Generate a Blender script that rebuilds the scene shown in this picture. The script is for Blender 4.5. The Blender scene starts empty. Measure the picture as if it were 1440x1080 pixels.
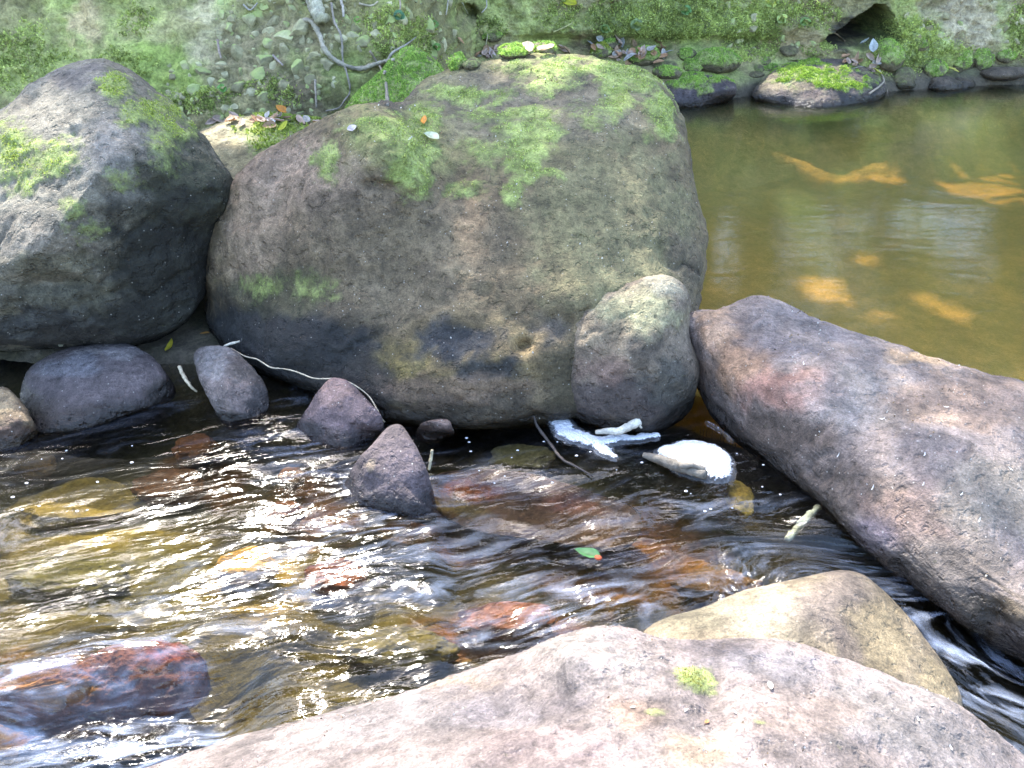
import bpy, bmesh, math, random
import numpy as np
from mathutils import Vector, Matrix
from mathutils.bvhtree import BVHTree

random.seed(7)
RNG = np.random.default_rng(7)
S = bpy.context.scene
COL = S.collection
R = math.radians

# ------------------------------------------------------------------ camera, sky, sun, exposure
CAM = np.array([0.0, 0.0, 1.6])
PITCH = R(32.0)
F = 720.0 / math.tan(R(30.0))
FW = np.array([0, math.cos(PITCH), -math.sin(PITCH)])
UP = np.array([0, math.sin(PITCH), math.cos(PITCH)])
cam = bpy.data.cameras.new('camera')
cam.sensor_fit = 'HORIZONTAL'
cam.angle = R(60)
cam.clip_start = 0.05
cam.clip_end = 400
cam_o = bpy.data.objects.new('camera', cam)
COL.objects.link(cam_o)
cam_o.location = CAM
cam_o.rotation_euler = (math.pi / 2 - PITCH, 0, 0)
S.camera = cam_o

SUN_EL, SUN_AZ = 52.0, -24.0            # azimuth measured from +Y towards +X
sd = np.array([math.sin(R(SUN_AZ)) * math.cos(R(SUN_EL)), math.cos(R(SUN_AZ)) * math.cos(R(SUN_EL)), math.sin(R(SUN_EL))])
W = bpy.data.worlds.new('World')
S.world = W
W.use_nodes = True
wn = W.node_tree.nodes
sky = wn.new('ShaderNodeTexSky')
sky.sky_type = 'NISHITA'
sky.sun_disc = False
sky.sun_elevation = R(SUN_EL)
sky.sun_rotation = R(SUN_AZ)
sky.air_density = 1.0
sky.dust_density = 2.2
W.node_tree.links.new(sky.outputs[0], wn['Background'].inputs[0])
wn['Background'].inputs[1].default_value = 0.15
sl = bpy.data.lights.new('sun', 'SUN')
sl.energy = 2.0
sl.angle = R(0.55)
sl.color = (1.0, 0.95, 0.86)
so = bpy.data.objects.new('sun', sl)
COL.objects.link(so)
so.rotation_euler = Vector(sd).to_track_quat('Z', 'Y').to_euler()
S.view_settings.view_transform = 'Standard'
S.view_settings.look = 'None'
S.view_settings.exposure = 2.9
S.view_settings.gamma = 1.0
S.view_settings.use_curve_mapping = False
S.cycles.max_bounces = 8
S.cycles.transparent_max_bounces = 24
S.cycles.caustics_reflective = False
S.cycles.caustics_refractive = False
S.cycles.sample_clamp_indirect = 6.0

# ------------------------------------------------------------------ measuring helpers
def ray(px, py):
    px = np.asarray(px, float); py = np.asarray(py, float)
    u = (px - 720) / F; v = (py - 540) / F
    return np.stack([u, FW[1] - v * UP[1], FW[2] - v * UP[2]], -1)

def at_y(px, py, Y):
    d = ray(px, py)
    return CAM + d * (np.asarray(Y) / d[..., 1])[..., None]

def at_z(px, py, z=0.0):
    d = ray(px, py)
    return CAM + d * ((np.asarray(z) - CAM[2]) / d[..., 2])[..., None]

def to_px(P):
    q = P - CAM
    w = np.maximum(q @ FW, 1e-3)
    return 720 + F * q[..., 0] / w, 540 - F * (q @ UP) / w

# ------------------------------------------------------------------ noise
_perm = np.random.default_rng(3).permutation(4096).astype(np.int64)
_grad = np.random.default_rng(4).normal(size=(4096, 3))
_grad /= np.linalg.norm(_grad, axis=1)[:, None]

def perlin(P):
    P = np.asarray(P, float)
    i = np.floor(P).astype(np.int64)
    f = P - i
    u = f * f * f * (f * (f * 6 - 15) + 10)
    def g(dx, dy, dz):
        h = _perm[(i[:, 0] + dx) & 4095]
        h = _perm[(h + i[:, 1] + dy) & 4095]
        h = _perm[(h + i[:, 2] + dz) & 4095]
        gr = _grad[h]
        return gr[:, 0] * (f[:, 0] - dx) + gr[:, 1] * (f[:, 1] - dy) + gr[:, 2] * (f[:, 2] - dz)
    x0 = g(0, 0, 0) * (1 - u[:, 0]) + g(1, 0, 0) * u[:, 0]
    x1 = g(0, 1, 0) * (1 - u[:, 0]) + g(1, 1, 0) * u[:, 0]
    x2 = g(0, 0, 1) * (1 - u[:, 0]) + g(1, 0, 1) * u[:, 0]
    x3 = g(0, 1, 1) * (1 - u[:, 0]) + g(1, 1, 1) * u[:, 0]
    y0 = x0 * (1 - u[:, 1]) + x1 * u[:, 1]
    y1 = x2 * (1 - u[:, 1]) + x3 * u[:, 1]
    return (y0 * (1 - u[:, 2]) + y1 * u[:, 2]) * 1.6

def fbm(P, freq, octs=4, seed=0.0, ridged=False, gain=0.5):
    P = np.asarray(P, float)
    out = np.zeros(len(P)); a = 1.0; tot = 0
    for o in range(octs):
        n = perlin(P * freq * 2.03 ** o + seed * 17.3 + o * 5.1)
        out += a * ((1 - 2 * np.abs(n)) if ridged else n)
        tot += a
        a *= gain
    return out / tot

def sstep(a, b, x):
    t = np.clip((np.asarray(x, float) - a) / (b - a), 0, 1)
    return t * t * (3 - 2 * t)

# ------------------------------------------------------------------ mesh helpers
def make_mesh(name, V, Fc, mat=None, smooth=True, attrs=None):
    me = bpy.data.meshes.new(name)
    V = np.ascontiguousarray(V, np.float32)
    if isinstance(Fc, np.ndarray):
        n, k = Fc.shape
        me.vertices.add(len(V))
        me.vertices.foreach_set('co', V.ravel())
        me.loops.add(n * k)
        me.loops.foreach_set('vertex_index', np.ascontiguousarray(Fc, np.int32).ravel())
        me.polygons.add(n)
        me.polygons.foreach_set('loop_start', np.arange(0, n * k, k, dtype=np.int32))
        me.update(calc_edges=True)
    else:
        me.from_pydata([tuple(v) for v in V], [], Fc)
    me.polygons.foreach_set('use_smooth', np.full(len(me.polygons), smooth, bool))
    for an, arr in (attrs or {}).items():
        arr = np.asarray(arr, np.float32)
        if arr.ndim == 2:
            a = me.attributes.new(an, 'FLOAT_COLOR', 'POINT')
            c = np.ones((len(V), 4), np.float32); c[:, :3] = arr
            a.data.foreach_set('color', c.ravel())
        else:
            a = me.attributes.new(an, 'FLOAT', 'POINT')
            a.data.foreach_set('value', arr)
    if mat:
        me.materials.append(mat)
    me.update()
    return me

def link(name, me, parent=None, loc=None):
    o = bpy.data.objects.new(name, me)
    COL.objects.link(o)
    if parent is not None:
        o.parent = parent
    if loc is not None:
        o.location = loc
    return o

def tag(o, label=None, cat=None, group=None, kind=None):
    if label: o['label'] = label
    if cat: o['category'] = cat
    if group: o['group'] = group
    if kind: o['kind'] = kind
    return o

def vnormals(V, T):
    a, b, c = V[T[:, 0]], V[T[:, 1]], V[T[:, 2]]
    n = np.cross(b - a, c - a)
    N = np.zeros_like(V)
    for k in range(3):
        np.add.at(N, T[:, k], n)
    return N / np.maximum(np.linalg.norm(N, axis=1), 1e-12)[:, None]

_ico = {}
def ico(sub):
    if sub not in _ico:
        bm = bmesh.new()
        bmesh.ops.create_icosphere(bm, subdivisions=sub, radius=1)
        V = np.array([v.co[:] for v in bm.verts])
        T = np.array([[v.index for v in f.verts] for f in bm.faces], np.int64)
        bm.free()
        _ico[sub] = (V / np.linalg.norm(V, axis=1)[:, None], T)
    return _ico[sub]

SURF = []      # (object, BVH) of surfaces things can rest on
def add_surf(o, V, T):
    SURF.append((o, BVHTree.FromPolygons([tuple(v) for v in V], [tuple(int(i) for i in t) for t in T])))

def hit(px, py, only=None):
    d = Vector(ray(px, py)).normalized()
    best = None
    for o, b in SURF:
        if only is not None and o.name.split('.')[0] not in only:
            continue
        h = b.ray_cast(Vector(CAM), d)
        if h[0] is not None and (best is None or h[3] < best[2]):
            best = (h[0], h[1], h[3], o)
    if best is None:
        p = Vector(at_z(px, py, 0.0)); return p, Vector((0, 0, 1))
    n = best[1]
    if n.dot(d) > 0: n = -n
    return best[0], n

# ------------------------------------------------------------------ materials
def mat_new(name):
    m = bpy.data.materials.new(name)
    m.use_nodes = True
    nt = m.node_tree
    for n in list(nt.nodes): nt.nodes.remove(n)
    return m, nt, nt.nodes, nt.links

class NB:
    def __init__(self, name):
        self.m, self.nt, self.n, self.l = mat_new(name)
    def node(self, t, **kw):
        x = self.n.new(t)
        for k, v in kw.items():
            if k.startswith('i_'):
                key = k[2:]
                key = int(key) if key.isdigit() else key.replace('_', ' ')
                self.set(x.inputs[key], v)
            else:
                setattr(x, k, v)
        return x
    def set(self, inp, v):
        if hasattr(v, 'bl_idname') and hasattr(v, 'outputs'): self.l.new(v.outputs[0], inp)
        elif hasattr(v, 'is_output'): self.l.new(v, inp)
        else: inp.default_value = v
    def noise(self, vec, scale, detail=6, rough=0.55, dist=0.0):
        n = self.node('ShaderNodeTexNoise')
        self.set(n.inputs['Vector'], vec)
        n.inputs['Scale'].default_value = scale
        n.inputs['Detail'].default_value = detail
        n.inputs['Roughness'].default_value = rough
        n.inputs['Distortion'].default_value = dist
        return n.outputs[0]
    def rng(self, v, a, b, c, d, smooth=False):
        n = self.node('ShaderNodeMapRange')
        if smooth: n.interpolation_type = 'SMOOTHSTEP'
        self.set(n.inputs[0], v)
        for k, x in enumerate((a, b, c, d)): self.set(n.inputs[1 + k], x)
        return n.outputs[0]
    def math(self, op, a, b=0.0, clamp=False):
        n = self.node('ShaderNodeMath', operation=op, use_clamp=clamp)
        self.set(n.inputs[0], a); self.set(n.inputs[1], b)
        return n.outputs[0]
    def mix(self, f, a, b, blend='MIX'):
        n = self.node('ShaderNodeMix', data_type='RGBA', blend_type=blend)
        self.set(n.inputs[0], f); self.set(n.inputs[6], a); self.set(n.inputs[7], b)
        return n.outputs[2]
    def scale_col(self, col, f):
        n = self.node('ShaderNodeVectorMath', operation='SCALE')
        self.set(n.inputs[0], col); self.set(n.inputs['Scale'], f)
        return n.outputs[0]
    def attr(self, name):
        return self.node('ShaderNodeAttribute', attribute_name=name)
    def bump(self, h, strength, dist, normal=None):
        n = self.node('ShaderNodeBump')
        n.inputs['Strength'].default_value = strength
        n.inputs['Distance'].default_value = dist
        self.set(n.inputs['Height'], h)
        if normal is not None: self.set(n.inputs['Normal'], normal)
        return n.outputs[0]
    def out(self, surf, vol=None):
        o = self.node('ShaderNodeOutputMaterial')
        if surf is not None: self.set(o.inputs[0], surf)
        if vol is not None: self.set(o.inputs[1], vol)
        return self.m

def rock_material(name, wet_top=0.05, speck=0.5, grain=1.0, wet=True, tone=(0.72, 0.66, 0.57)):
    b = NB(name)
    geo = b.node('ShaderNodeNewGeometry')
    P = geo.outputs['Position']
    col = b.attr('Col').outputs['Color']
    moss = b.attr('Moss').outputs['Fac']
    n1 = b.noise(P, 9, 9, 0.62, 0.4)
    n2 = b.noise(P, 45, 8, 0.65)
    n3 = b.noise(P, 190, 4, 0.6)
    n4 = b.noise(P, 3.1, 5, 0.6, 0.8)
    c = b.mix(1.0, col, (*tone, 1), 'MULTIPLY')
    c = b.scale_col(c, b.rng(n1, 0.30, 0.72, 0.5, 1.5))
    c = b.scale_col(c, b.rng(n2, 0.3, 0.7, 0.62, 1.38))
    c = b.scale_col(c, b.rng(n3, 0.32, 0.68, 0.66, 1.32))
    # dark lichen blotches and pale mineral specks
    blot = b.rng(b.noise(P, 17, 9, 0.7, 0.7), 0.54, 0.66, 0.0, 0.55, True)
    c = b.mix(blot, c, b.scale_col(c, 0.38))
    pale = b.rng(b.noise(P, 26, 9, 0.72, 0.5), 0.57, 0.72, 0.0, 0.45, True)
    c = b.mix(pale, c, b.scale_col(c, 2.0))
    v = b.node('ShaderNodeTexVoronoi', feature='F1')
    b.set(v.inputs['Vector'], P); v.inputs['Scale'].default_value = 62
    v.inputs['Randomness'].default_value = 1.0
    sp = b.rng(v.outputs['Distance'], 0.07, 0.17, 1.0, 0.0)
    keep = b.rng(b.node('ShaderNodeSeparateColor', i_0=v.outputs['Color']).outputs[0], 0.72, 0.80, 0.0, speck)
    c = b.mix(b.math('MULTIPLY', sp, keep), c, (0.55, 0.52, 0.46, 1))
    mdr = b.node('ShaderNodeMapping'); b.set(mdr.inputs[0], P); mdr.inputs['Scale'].default_value = (1, 1, 0.22)
    drip = b.rng(b.noise(mdr, 13, 7, 0.65, 0.3), 0.53, 0.68, 0, 0.5, True)
    c = b.mix(drip, c, b.scale_col(c, 0.45))
    # moss film
    mn = b.noise(P, 130, 5, 0.7)
    mcol = b.mix(b.rng(b.noise(P, 14, 6, 0.6), 0.35, 0.65, 0, 1), (0.14, 0.18, 0.045, 1), (0.40, 0.47, 0.15, 1))
    mcol = b.scale_col(mcol, b.rng(mn, 0.3, 0.7, 0.55, 1.4))
    mf = b.rng(b.math('ADD', moss, b.math('MULTIPLY', b.math('SUBTRACT', b.noise(P, 38, 9, 0.75), 0.5), 1.6)), 0.15, 0.85, 0, 0.96, True)
    mcol = b.mix(b.rng(b.noise(P, 21, 6, 0.7), 0.5, 0.68, 0, .65, True), mcol, (0.10, 0.085, 0.035, 1))
    c = b.mix(mf, c, mcol)
    rough = 0.82
    if wet:
        z = b.node('ShaderNodeSeparateXYZ', i_0=P).outputs[2]
        zz = b.math('ADD', z, b.math('MULTIPLY', b.math('SUBTRACT', n4, 0.5), 0.06))
        wf = b.rng(zz, wet_top * 0.35, wet_top, 1.0, 0.0, True)
        c = b.mix(wf, c, b.scale_col(c, 0.30))
        rough = b.rng(wf, 0, 1, 0.8, 0.15)
    h = b.math('ADD', b.math('MULTIPLY', n2, 0.55), b.math('MULTIPLY', n1, 0.9))
    pits = b.rng(b.noise(P, 34, 3, 0.5), 0.30, 0.44, -0.5, 0.0, True)
    h = b.math('ADD', h, pits)
    bn = b.bump(h, 0.75 * grain, 0.035)
    bn = b.bump(n3, 0.5 * grain, 0.008, bn)
    bn = b.bump(b.math('MULTIPLY', mn, mf), 0.6, 0.02, bn)
    p = b.node('ShaderNodeBsdfPrincipled')
    b.set(p.inputs['Base Color'], c); b.set(p.inputs['Roughness'], rough); b.set(p.inputs['Normal'], bn)
    p.inputs['Specular IOR Level'].default_value = 0.4
    return b.out(p)

M_ROCK = rock_material('weathered_rock', 0.085)
M_DRYROCK = rock_material('dry_rock', 0.02, 0.25, 0.7, wet=False, tone=(0.66, 0.625, 0.605))
M_SANDROCK = rock_material('sandy_rock', 0.03, 0.2, 0.6, wet=False, tone=(0.66, 0.63, 0.62))
M_COOLROCK = rock_material('slab_stone', 0.075, 0.6, 0.8, tone=(0.80, 0.69, 0.59))
M_DARKROCK = rock_material('dark_stone', 0.06, 0.8, 0.8, tone=(0.76, 0.68, 0.66))

def simple_leafy(name, rough=0.6, trans=0.25, var=0.35):
    b = NB(name)
    col = b.attr('Col').outputs['Color']
    P = b.node('ShaderNodeNewGeometry').outputs['Position']
    c = b.scale_col(col, b.rng(b.noise(P, 60, 4), 0.3, 0.7, 1 - var, 1 + var))
    p = b.node('ShaderNodeBsdfPrincipled')
    b.set(p.inputs['Base Color'], c); p.inputs['Roughness'].default_value = rough
    if trans:
        t = b.node('ShaderNodeBsdfTranslucent'); b.set(t.inputs[0], c)
        mx = b.node('ShaderNodeMixShader'); mx.inputs[0].default_value = trans
        b.l.new(p.outputs[0], mx.inputs[1]); b.l.new(t.outputs[0], mx.inputs[2])
        return b.out(mx)
    return b.out(p)

M_MOSS = simple_leafy('moss_tufts', 0.9, 0.3, 0.3)
M_LEAF = simple_leafy('leaf_blade', 0.5, 0.25, 0.25)
M_CROWN = simple_leafy('crown_foliage', 0.5, 0.35, 0.2)

def solid_mat(name, rough=0.8, bump=0.4, scale=60, var=0.35, stretch=None):
    b = NB(name)
    P = b.node('ShaderNodeNewGeometry').outputs['Position']
    col = b.attr('Col').outputs['Color']
    n1 = b.noise(P, scale, 7, 0.65); n2 = b.noise(P, scale * 0.2, 5, 0.6)
    c = b.scale_col(col, b.rng(n1, 0.3, 0.7, 1 - var, 1 + var))
    c = b.scale_col(c, b.rng(n2, 0.3, 0.7, 1 - var, 1 + var))
    p = b.node('ShaderNodeBsdfPrincipled')
    b.set(p.inputs['Base Color'], c); p.inputs['Roughness'].default_value = rough
    b.set(p.inputs['Normal'], b.bump(n1, bump, 0.01))
    return b.out(p)

M_WOOD = solid_mat('weathered_wood', 0.75, 0.5, 90)

def earth_material(name, var=0.5, bump=0.8, tone=1.0):
    b = NB(name)
    P = b.node('ShaderNodeNewGeometry').outputs['Position']
    col = b.attr('Col').outputs['Color']
    n1 = b.noise(P, 14, 9, 0.68, 0.5); n2 = b.noise(P, 70, 6, 0.65); n3 = b.noise(P, 4, 5, 0.6)
    c = b.scale_col(col, b.rng(n1, 0.3, 0.7, 1 - var, 1 + var))
    c = b.scale_col(c, b.rng(n2, 0.3, 0.7, 0.65, 1.35))
    c = b.scale_col(c, b.rng(n3, 0.3, 0.7, 0.8 * tone, 1.2 * tone))
    p = b.node('ShaderNodeBsdfPrincipled')
    b.set(p.inputs['Base Color'], c); p.inputs['Roughness'].default_value = 0.9
    bn = b.bump(n1, bump, 0.05); bn = b.bump(n2, 0.6, 0.015, bn)
    b.set(p.inputs['Normal'], bn)
    return b.out(p)

M_EARTH = earth_material('bank_earth', 0.5, 0.8, 1.7)
M_BED = earth_material('bed_sediment', 0.45, 0.5, 0.55)

def stone_material(name):
    b = NB(name)
    geo = b.node('ShaderNodeNewGeometry'); P = geo.outputs['Position']
    oi = b.node('ShaderNodeObjectInfo'); r = oi.outputs['Random']
    base = b.mix(r, (0.20, 0.18, 0.095, 1), (0.40, 0.37, 0.22, 1))
    n1 = b.noise(P, 30, 8, 0.65)
    c = b.scale_col(base, b.rng(n1, 0.3, 0.7, 0.6, 1.4))
    nz = b.node('ShaderNodeSeparateXYZ', i_0=geo.outputs['Normal']).outputs[2]
    mf = b.math('ADD', b.math('MULTIPLY', nz, 0.5), b.math('SUBTRACT', b.noise(P, 9, 7, 0.65), 0.5))
    mf = b.rng(b.math('ADD', mf, b.math('MULTIPLY', b.math('SUBTRACT', b.math('FRACT', b.math('MULTIPLY', r, 7.13)), 0.5), 0.7)), 0.10, 0.55, 0, 0.6, True)
    mc = b.mix(b.noise(P, 40, 4), (0.17, 0.24, 0.06, 1), (0.42, 0.54, 0.14, 1))
    c = b.mix(mf, c, mc)
    p = b.node('ShaderNodeBsdfPrincipled')
    b.set(p.inputs['Base Color'], c); p.inputs['Roughness'].default_value = 0.88
    b.set(p.inputs['Normal'], b.bump(n1, 0.5, 0.02))
    return b.out(p)
M_STONE = stone_material('scree_stone')

def foam_material():
    b = NB('foam_bubbles')
    P = b.node('ShaderNodeNewGeometry').outputs['Position']
    v = b.node('ShaderNodeTexVoronoi'); b.set(v.inputs['Vector'], P); v.inputs['Scale'].default_value = 210
    n = b.noise(P, 60, 5)
    thick = b.attr('Thick').outputs['Fac']
    lace = b.math('ADD', b.noise(P, 95, 5, 0.7), b.math('MULTIPLY', v.outputs['Distance'], 0.25))
    a = b.rng(b.math('SUBTRACT', b.math('MULTIPLY', thick, 1.25), lace), -0.12, 0.12, 0.08, 1.0, True)
    p = b.node('ShaderNodeBsdfPrincipled')
    b.set(p.inputs['Base Color'], b.mix(b.rng(lace, .45, .75, 0, .6), (0.80, 0.81, 0.83, 1), (0.50, 0.53, 0.60, 1)))
    p.inputs['Roughness'].default_value = 0.5
    b.set(p.inputs['Alpha'], a)
    b.set(p.inputs['Normal'], b.bump(b.math('SUBTRACT', n, v.outputs['Distance']), 0.6, 0.006))
    return b.out(p)
M_FOAM = foam_material()

def water_material(name, absorb, dens, scat, scat_d, rip, calm, sky_sheen=0.0, ior=1.43, rough=0.09):
    b = NB(name)
    flow = b.attr('Flow').outputs['Vector']
    turb = b.attr('Turb').outputs['Fac']
    m1 = b.node('ShaderNodeMapping'); b.set(m1.inputs[0], flow); m1.inputs['Scale'].default_value = (0.42, 1.25, 1)
    m2 = b.node('ShaderNodeMapping'); b.set(m2.inputs[0], flow); m2.inputs['Scale'].default_value = (0.38, 1.25, 1)
    n1 = b.noise(m1, 9 * rip, 3, 0.45, 1.2)
    n2 = b.noise(m1, 42 * rip, 3, 0.55, 0.6)
    n3 = b.noise(m2, 7 * rip, 4, 0.5, 1.6)
    h = b.math('ADD', b.math('ADD', n1, b.math('MULTIPLY', n3, 0.55)), b.math('MULTIPLY', n2, 0.12))
    h = b.math('MULTIPLY', h, b.math('ADD', turb, calm))
    bn = b.bump(h, 1.0, 0.036)
    fr = b.node('ShaderNodeFresnel'); fr.inputs['IOR'].default_value = ior; b.set(fr.inputs['Normal'], bn)
    gl = b.node('ShaderNodeBsdfGlossy'); gl.inputs['Roughness'].default_value = rough
    gl.inputs['Color'].default_value = (1, 1, 1, 1); b.set(gl.inputs['Normal'], bn)
    tr = b.node('ShaderNodeBsdfTransparent'); tr.inputs[0].default_value = (1, 1, 1, 1)
    body = tr.outputs[0]
    if sky_sheen > 0:                                   # blue-white sky sheen painted on the fast water, drawn out along the current
        st = b.rng(b.noise(m2, 11, 6, 0.55, 1.8), 0.44, 0.72, 0, 1, True)
        big_ = b.rng(b.noise(m1, 3.2, 4, 0.5, 0.6), 0.40, 0.62, 0, 1, True)
        af = b.math('MULTIPLY', b.math('MULTIPLY', st, big_), b.math('MULTIPLY', b.math('POWER', turb, 1.5), sky_sheen), True)
        df = b.node('ShaderNodeBsdfDiffuse'); df.inputs[0].default_value = (0.46, 0.53, 0.68, 1); b.set(df.inputs['Normal'], bn)
        ma = b.node('ShaderNodeMixShader'); b.set(ma.inputs[0], af); b.l.new(tr.outputs[0], ma.inputs[1]); b.l.new(df.outputs[0], ma.inputs[2])
        body = ma.outputs[0]
    mx = b.node('ShaderNodeMixShader'); b.l.new(fr.outputs[0], mx.inputs[0])
    b.l.new(body, mx.inputs[1]); b.l.new(gl.outputs[0], mx.inputs[2])
    va = b.node('ShaderNodeVolumeAbsorption'); va.inputs['Color'].default_value = (*absorb, 1); va.inputs['Density'].default_value = dens
    vol = va
    if scat_d > 0:
        vs = b.node('ShaderNodeVolumeScatter'); vs.inputs['Color'].default_value = (*scat, 1); vs.inputs['Density'].default_value = scat_d
        ad = b.node('ShaderNodeAddShader'); b.l.new(va.outputs[0], ad.inputs[0]); b.l.new(vs.outputs[0], ad.inputs[1])
        vol = ad
    return b.out(mx, vol)

M_STREAM = water_material('stream_water', (0.79, 0.70, 0.27), 4.0, (0.5, 0.5, 0.3), 0.0, 1.0, 0.05, 0.62, rough=0.13)
M_POOL = water_material('pool_water', (0.82, 0.78, 0.25), 1.5, (0.62, 0.90, 0.36), 0.55, 0.5, 0.05, ior=1.33, rough=0.11)

# ------------------------------------------------------------------ colour patches measured on the photograph
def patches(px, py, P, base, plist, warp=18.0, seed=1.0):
    """base colour plus elliptic spots of stain and painted light (px, py, rx, ry, rgb, strength) with noisy edges."""
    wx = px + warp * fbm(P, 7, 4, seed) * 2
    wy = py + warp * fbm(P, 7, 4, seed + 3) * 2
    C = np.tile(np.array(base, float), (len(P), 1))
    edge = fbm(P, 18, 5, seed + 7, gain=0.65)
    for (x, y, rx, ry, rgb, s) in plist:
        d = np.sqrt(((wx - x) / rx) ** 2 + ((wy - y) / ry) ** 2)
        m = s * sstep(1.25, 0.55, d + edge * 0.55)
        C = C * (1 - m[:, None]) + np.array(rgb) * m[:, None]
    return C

def mask_patches(px, py, P, plist, warp=14.0, seed=2.0):
    wx = px + warp * fbm(P, 8, 4, seed) * 2
    wy = py + warp * fbm(P, 8, 4, seed + 3) * 2
    M = np.zeros(len(P))
    edge = fbm(P, 14, 5, seed + 9, gain=0.65)
    for (x, y, rx, ry, s) in plist:
        d = np.sqrt(((wx - x) / rx) ** 2 + ((wy - y) / ry) ** 2)
        M = np.maximum(M, s * sstep(1.45, 0.25, d + edge * 0.9))
    return M

# ------------------------------------------------------------------ rocks
def make_rock(name, outline, apex, Tf, Tb, base, sub=6, amp=0.02, freq=3.0, stains_and_light=(), moss=(), bumps=(), seed=1.0,
              mat=None, cuts=0, cut_lim=.80, cracks=0.0, zw=-0.03, warp=18.0, Yc=None, gpow=0.8, fine=0.35, facets=0.0, tuft=0, tuft_cols=None, tuft_size=0.012,
              label=None, cat='rock', group=None, parent=None):
    ol = []
    for p in outline:
        x, y = p[0], p[1]
        if len(p) > 2 and p[2] is not None: Y = p[2]
        else: Y = at_z(x, y, zw if len(p) < 4 else p[3])[1]
        ol.append((x, y, Y))
    ol = np.array(ol, float)
    n = len(ol)
    pts = []
    for i in range(n):                       # closed Catmull-Rom through the measured outline
        p0, p1, p2, p3 = ol[i - 1], ol[i], ol[(i + 1) % n], ol[(i + 2) % n]
        for t in np.linspace(0, 1, 12, endpoint=False):
            pts.append(0.5 * ((2 * p1) + (-p0 + p2) * t + (2 * p0 - 5 * p1 + 4 * p2 - p3) * t * t + (-p0 + 3 * p1 - 3 * p2 + p3) * t ** 3))
    pts = np.array(pts)
    ax, ay = apex
    th = np.arctan2(pts[:, 1] - ay, pts[:, 0] - ax); rr = np.hypot(pts[:, 0] - ax, pts[:, 1] - ay)
    o = np.argsort(th); th, rr, yy = th[o], rr[o], pts[o, 2]
    TH = np.concatenate([th - 2 * np.pi, th, th + 2 * np.pi]); RR = np.tile(rr, 3); YY = np.tile(yy, 3)
    D, T = ico(sub)
    t = np.arctan2(D[:, 1], D[:, 0])
    rho = np.sqrt(np.clip(D[:, 0] ** 2 + D[:, 1] ** 2, 0, 1))
    Rr = np.interp(t, TH, RR); Ys = np.interp(t, TH, YY)
    px = ax + Rr * rho * np.cos(t); py = ay + Rr * rho * np.sin(t)
    if Yc is None: Yc = float(np.mean(ol[:, 2]))
    c = D[:, 2]
    A_ = np.stack([np.ones(len(pts)), pts[:, 0] - ax, pts[:, 1] - ay], 1)
    cf = np.linalg.lstsq(A_, 1 / pts[:, 2], rcond=None)[0]
    rs_ = (1 / pts[:, 2] - A_ @ cf)[o]; kw_ = max(len(rs_) // 9, 3)
    rs_ = np.convolve(np.tile(rs_, 3), np.hanning(kw_ + 2)[1:-1] / np.hanning(kw_ + 2).sum(), 'same')[len(rs_):2 * len(rs_)]
    res = np.interp(t, TH, np.tile(rs_, 3))
    Yb = 1 / (cf[0] + cf[1] * (px - ax) + cf[2] * (py - ay) + res * rho ** 2)
    Y = np.where(c > 0, Yb - Tf * np.abs(c) ** gpow, Yb + Tb * np.abs(c) ** gpow)
    for (bx, by, brx, bry, amt) in bumps:
        w = np.exp(-(((px - bx) / brx) ** 2 + ((py - by) / bry) ** 2))
        Y = Y - amt * w * sstep(-0.2, 0.3, c)
    V = at_y(px, py, Y)
    if cuts:
        rc = np.random.default_rng(int(seed * 31) + 2)
        c0_ = V.mean(0)
        for _ in range(cuts):
            dn = np.array([rc.normal() * .8, -abs(rc.normal()) * .9 - .2, rc.normal() * .5 + .45]); dn /= np.linalg.norm(dn)
            pr = (V - c0_) @ dn
            ex = np.maximum(pr - pr.max() * cut_lim * rc.uniform(.85, 1.05), 0)
            V = V - ex[:, None] * dn * .85
    N = vnormals(V, T)
    ctr = V.mean(0)
    if np.mean(np.einsum('ij,ij->i', N, V - ctr)) < 0:
        T = T[:, ::-1]; N = -N
    P = V + seed * 3.7
    d = amp * (fbm(P, freq, 4, seed) + fine * fbm(P, freq * 5, 5, seed + 2, ridged=True, gain=0.6) - 0.15)
    d += amp * 0.14 * fbm(P, freq * 22, 4, seed + 4, gain=0.6)
    if cracks:
        k1 = fbm(P + 0.05 * fbm(P, 9, 3, seed + 8)[:, None], 1.7, 3, seed + 6)
        d -= cracks * np.exp(-(k1 / 0.022) ** 2) * sstep(-.05, .25, fbm(P, 1.3, 2, seed + 7))
        k2 = fbm(P, 6.5, 3, seed + 12)
        d -= cracks * 0.8 * sstep(.22, .5, k2)
        st_ = (P[:, 2] * 5.5 + 1.3 * fbm(P, 1.6, 3, seed + 10))
        d += cracks * 0.5 * (sstep(0, .8, st_ % 1.0) - sstep(.8, 1.0, st_ % 1.0))
    if facets:
        q = fbm(P, freq * 0.8, 2, seed + 5)
        d += facets * amp * (np.abs((q * 4) % 2 - 1) - 0.5)
    V = V + N * d[:, None]
    px, py = to_px(V)
    C = patches(px, py, V, base, stains_and_light, warp, seed)
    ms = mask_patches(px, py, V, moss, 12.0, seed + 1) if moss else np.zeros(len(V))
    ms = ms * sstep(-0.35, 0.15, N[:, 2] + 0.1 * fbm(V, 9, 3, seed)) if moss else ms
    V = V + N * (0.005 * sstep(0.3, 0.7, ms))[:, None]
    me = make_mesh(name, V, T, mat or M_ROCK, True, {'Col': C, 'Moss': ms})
    ob = link(name, me, parent)
    if label: tag(ob, label, cat, group)
    add_surf(ob, V, T)
    ob_area = None
    if tuft and ms.max() > 0.3:
        tufts_on(V, T, ms, tuft, tuft_size, 'moss', ob, seed, tuft_cols)
    return ob, V, T

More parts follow.
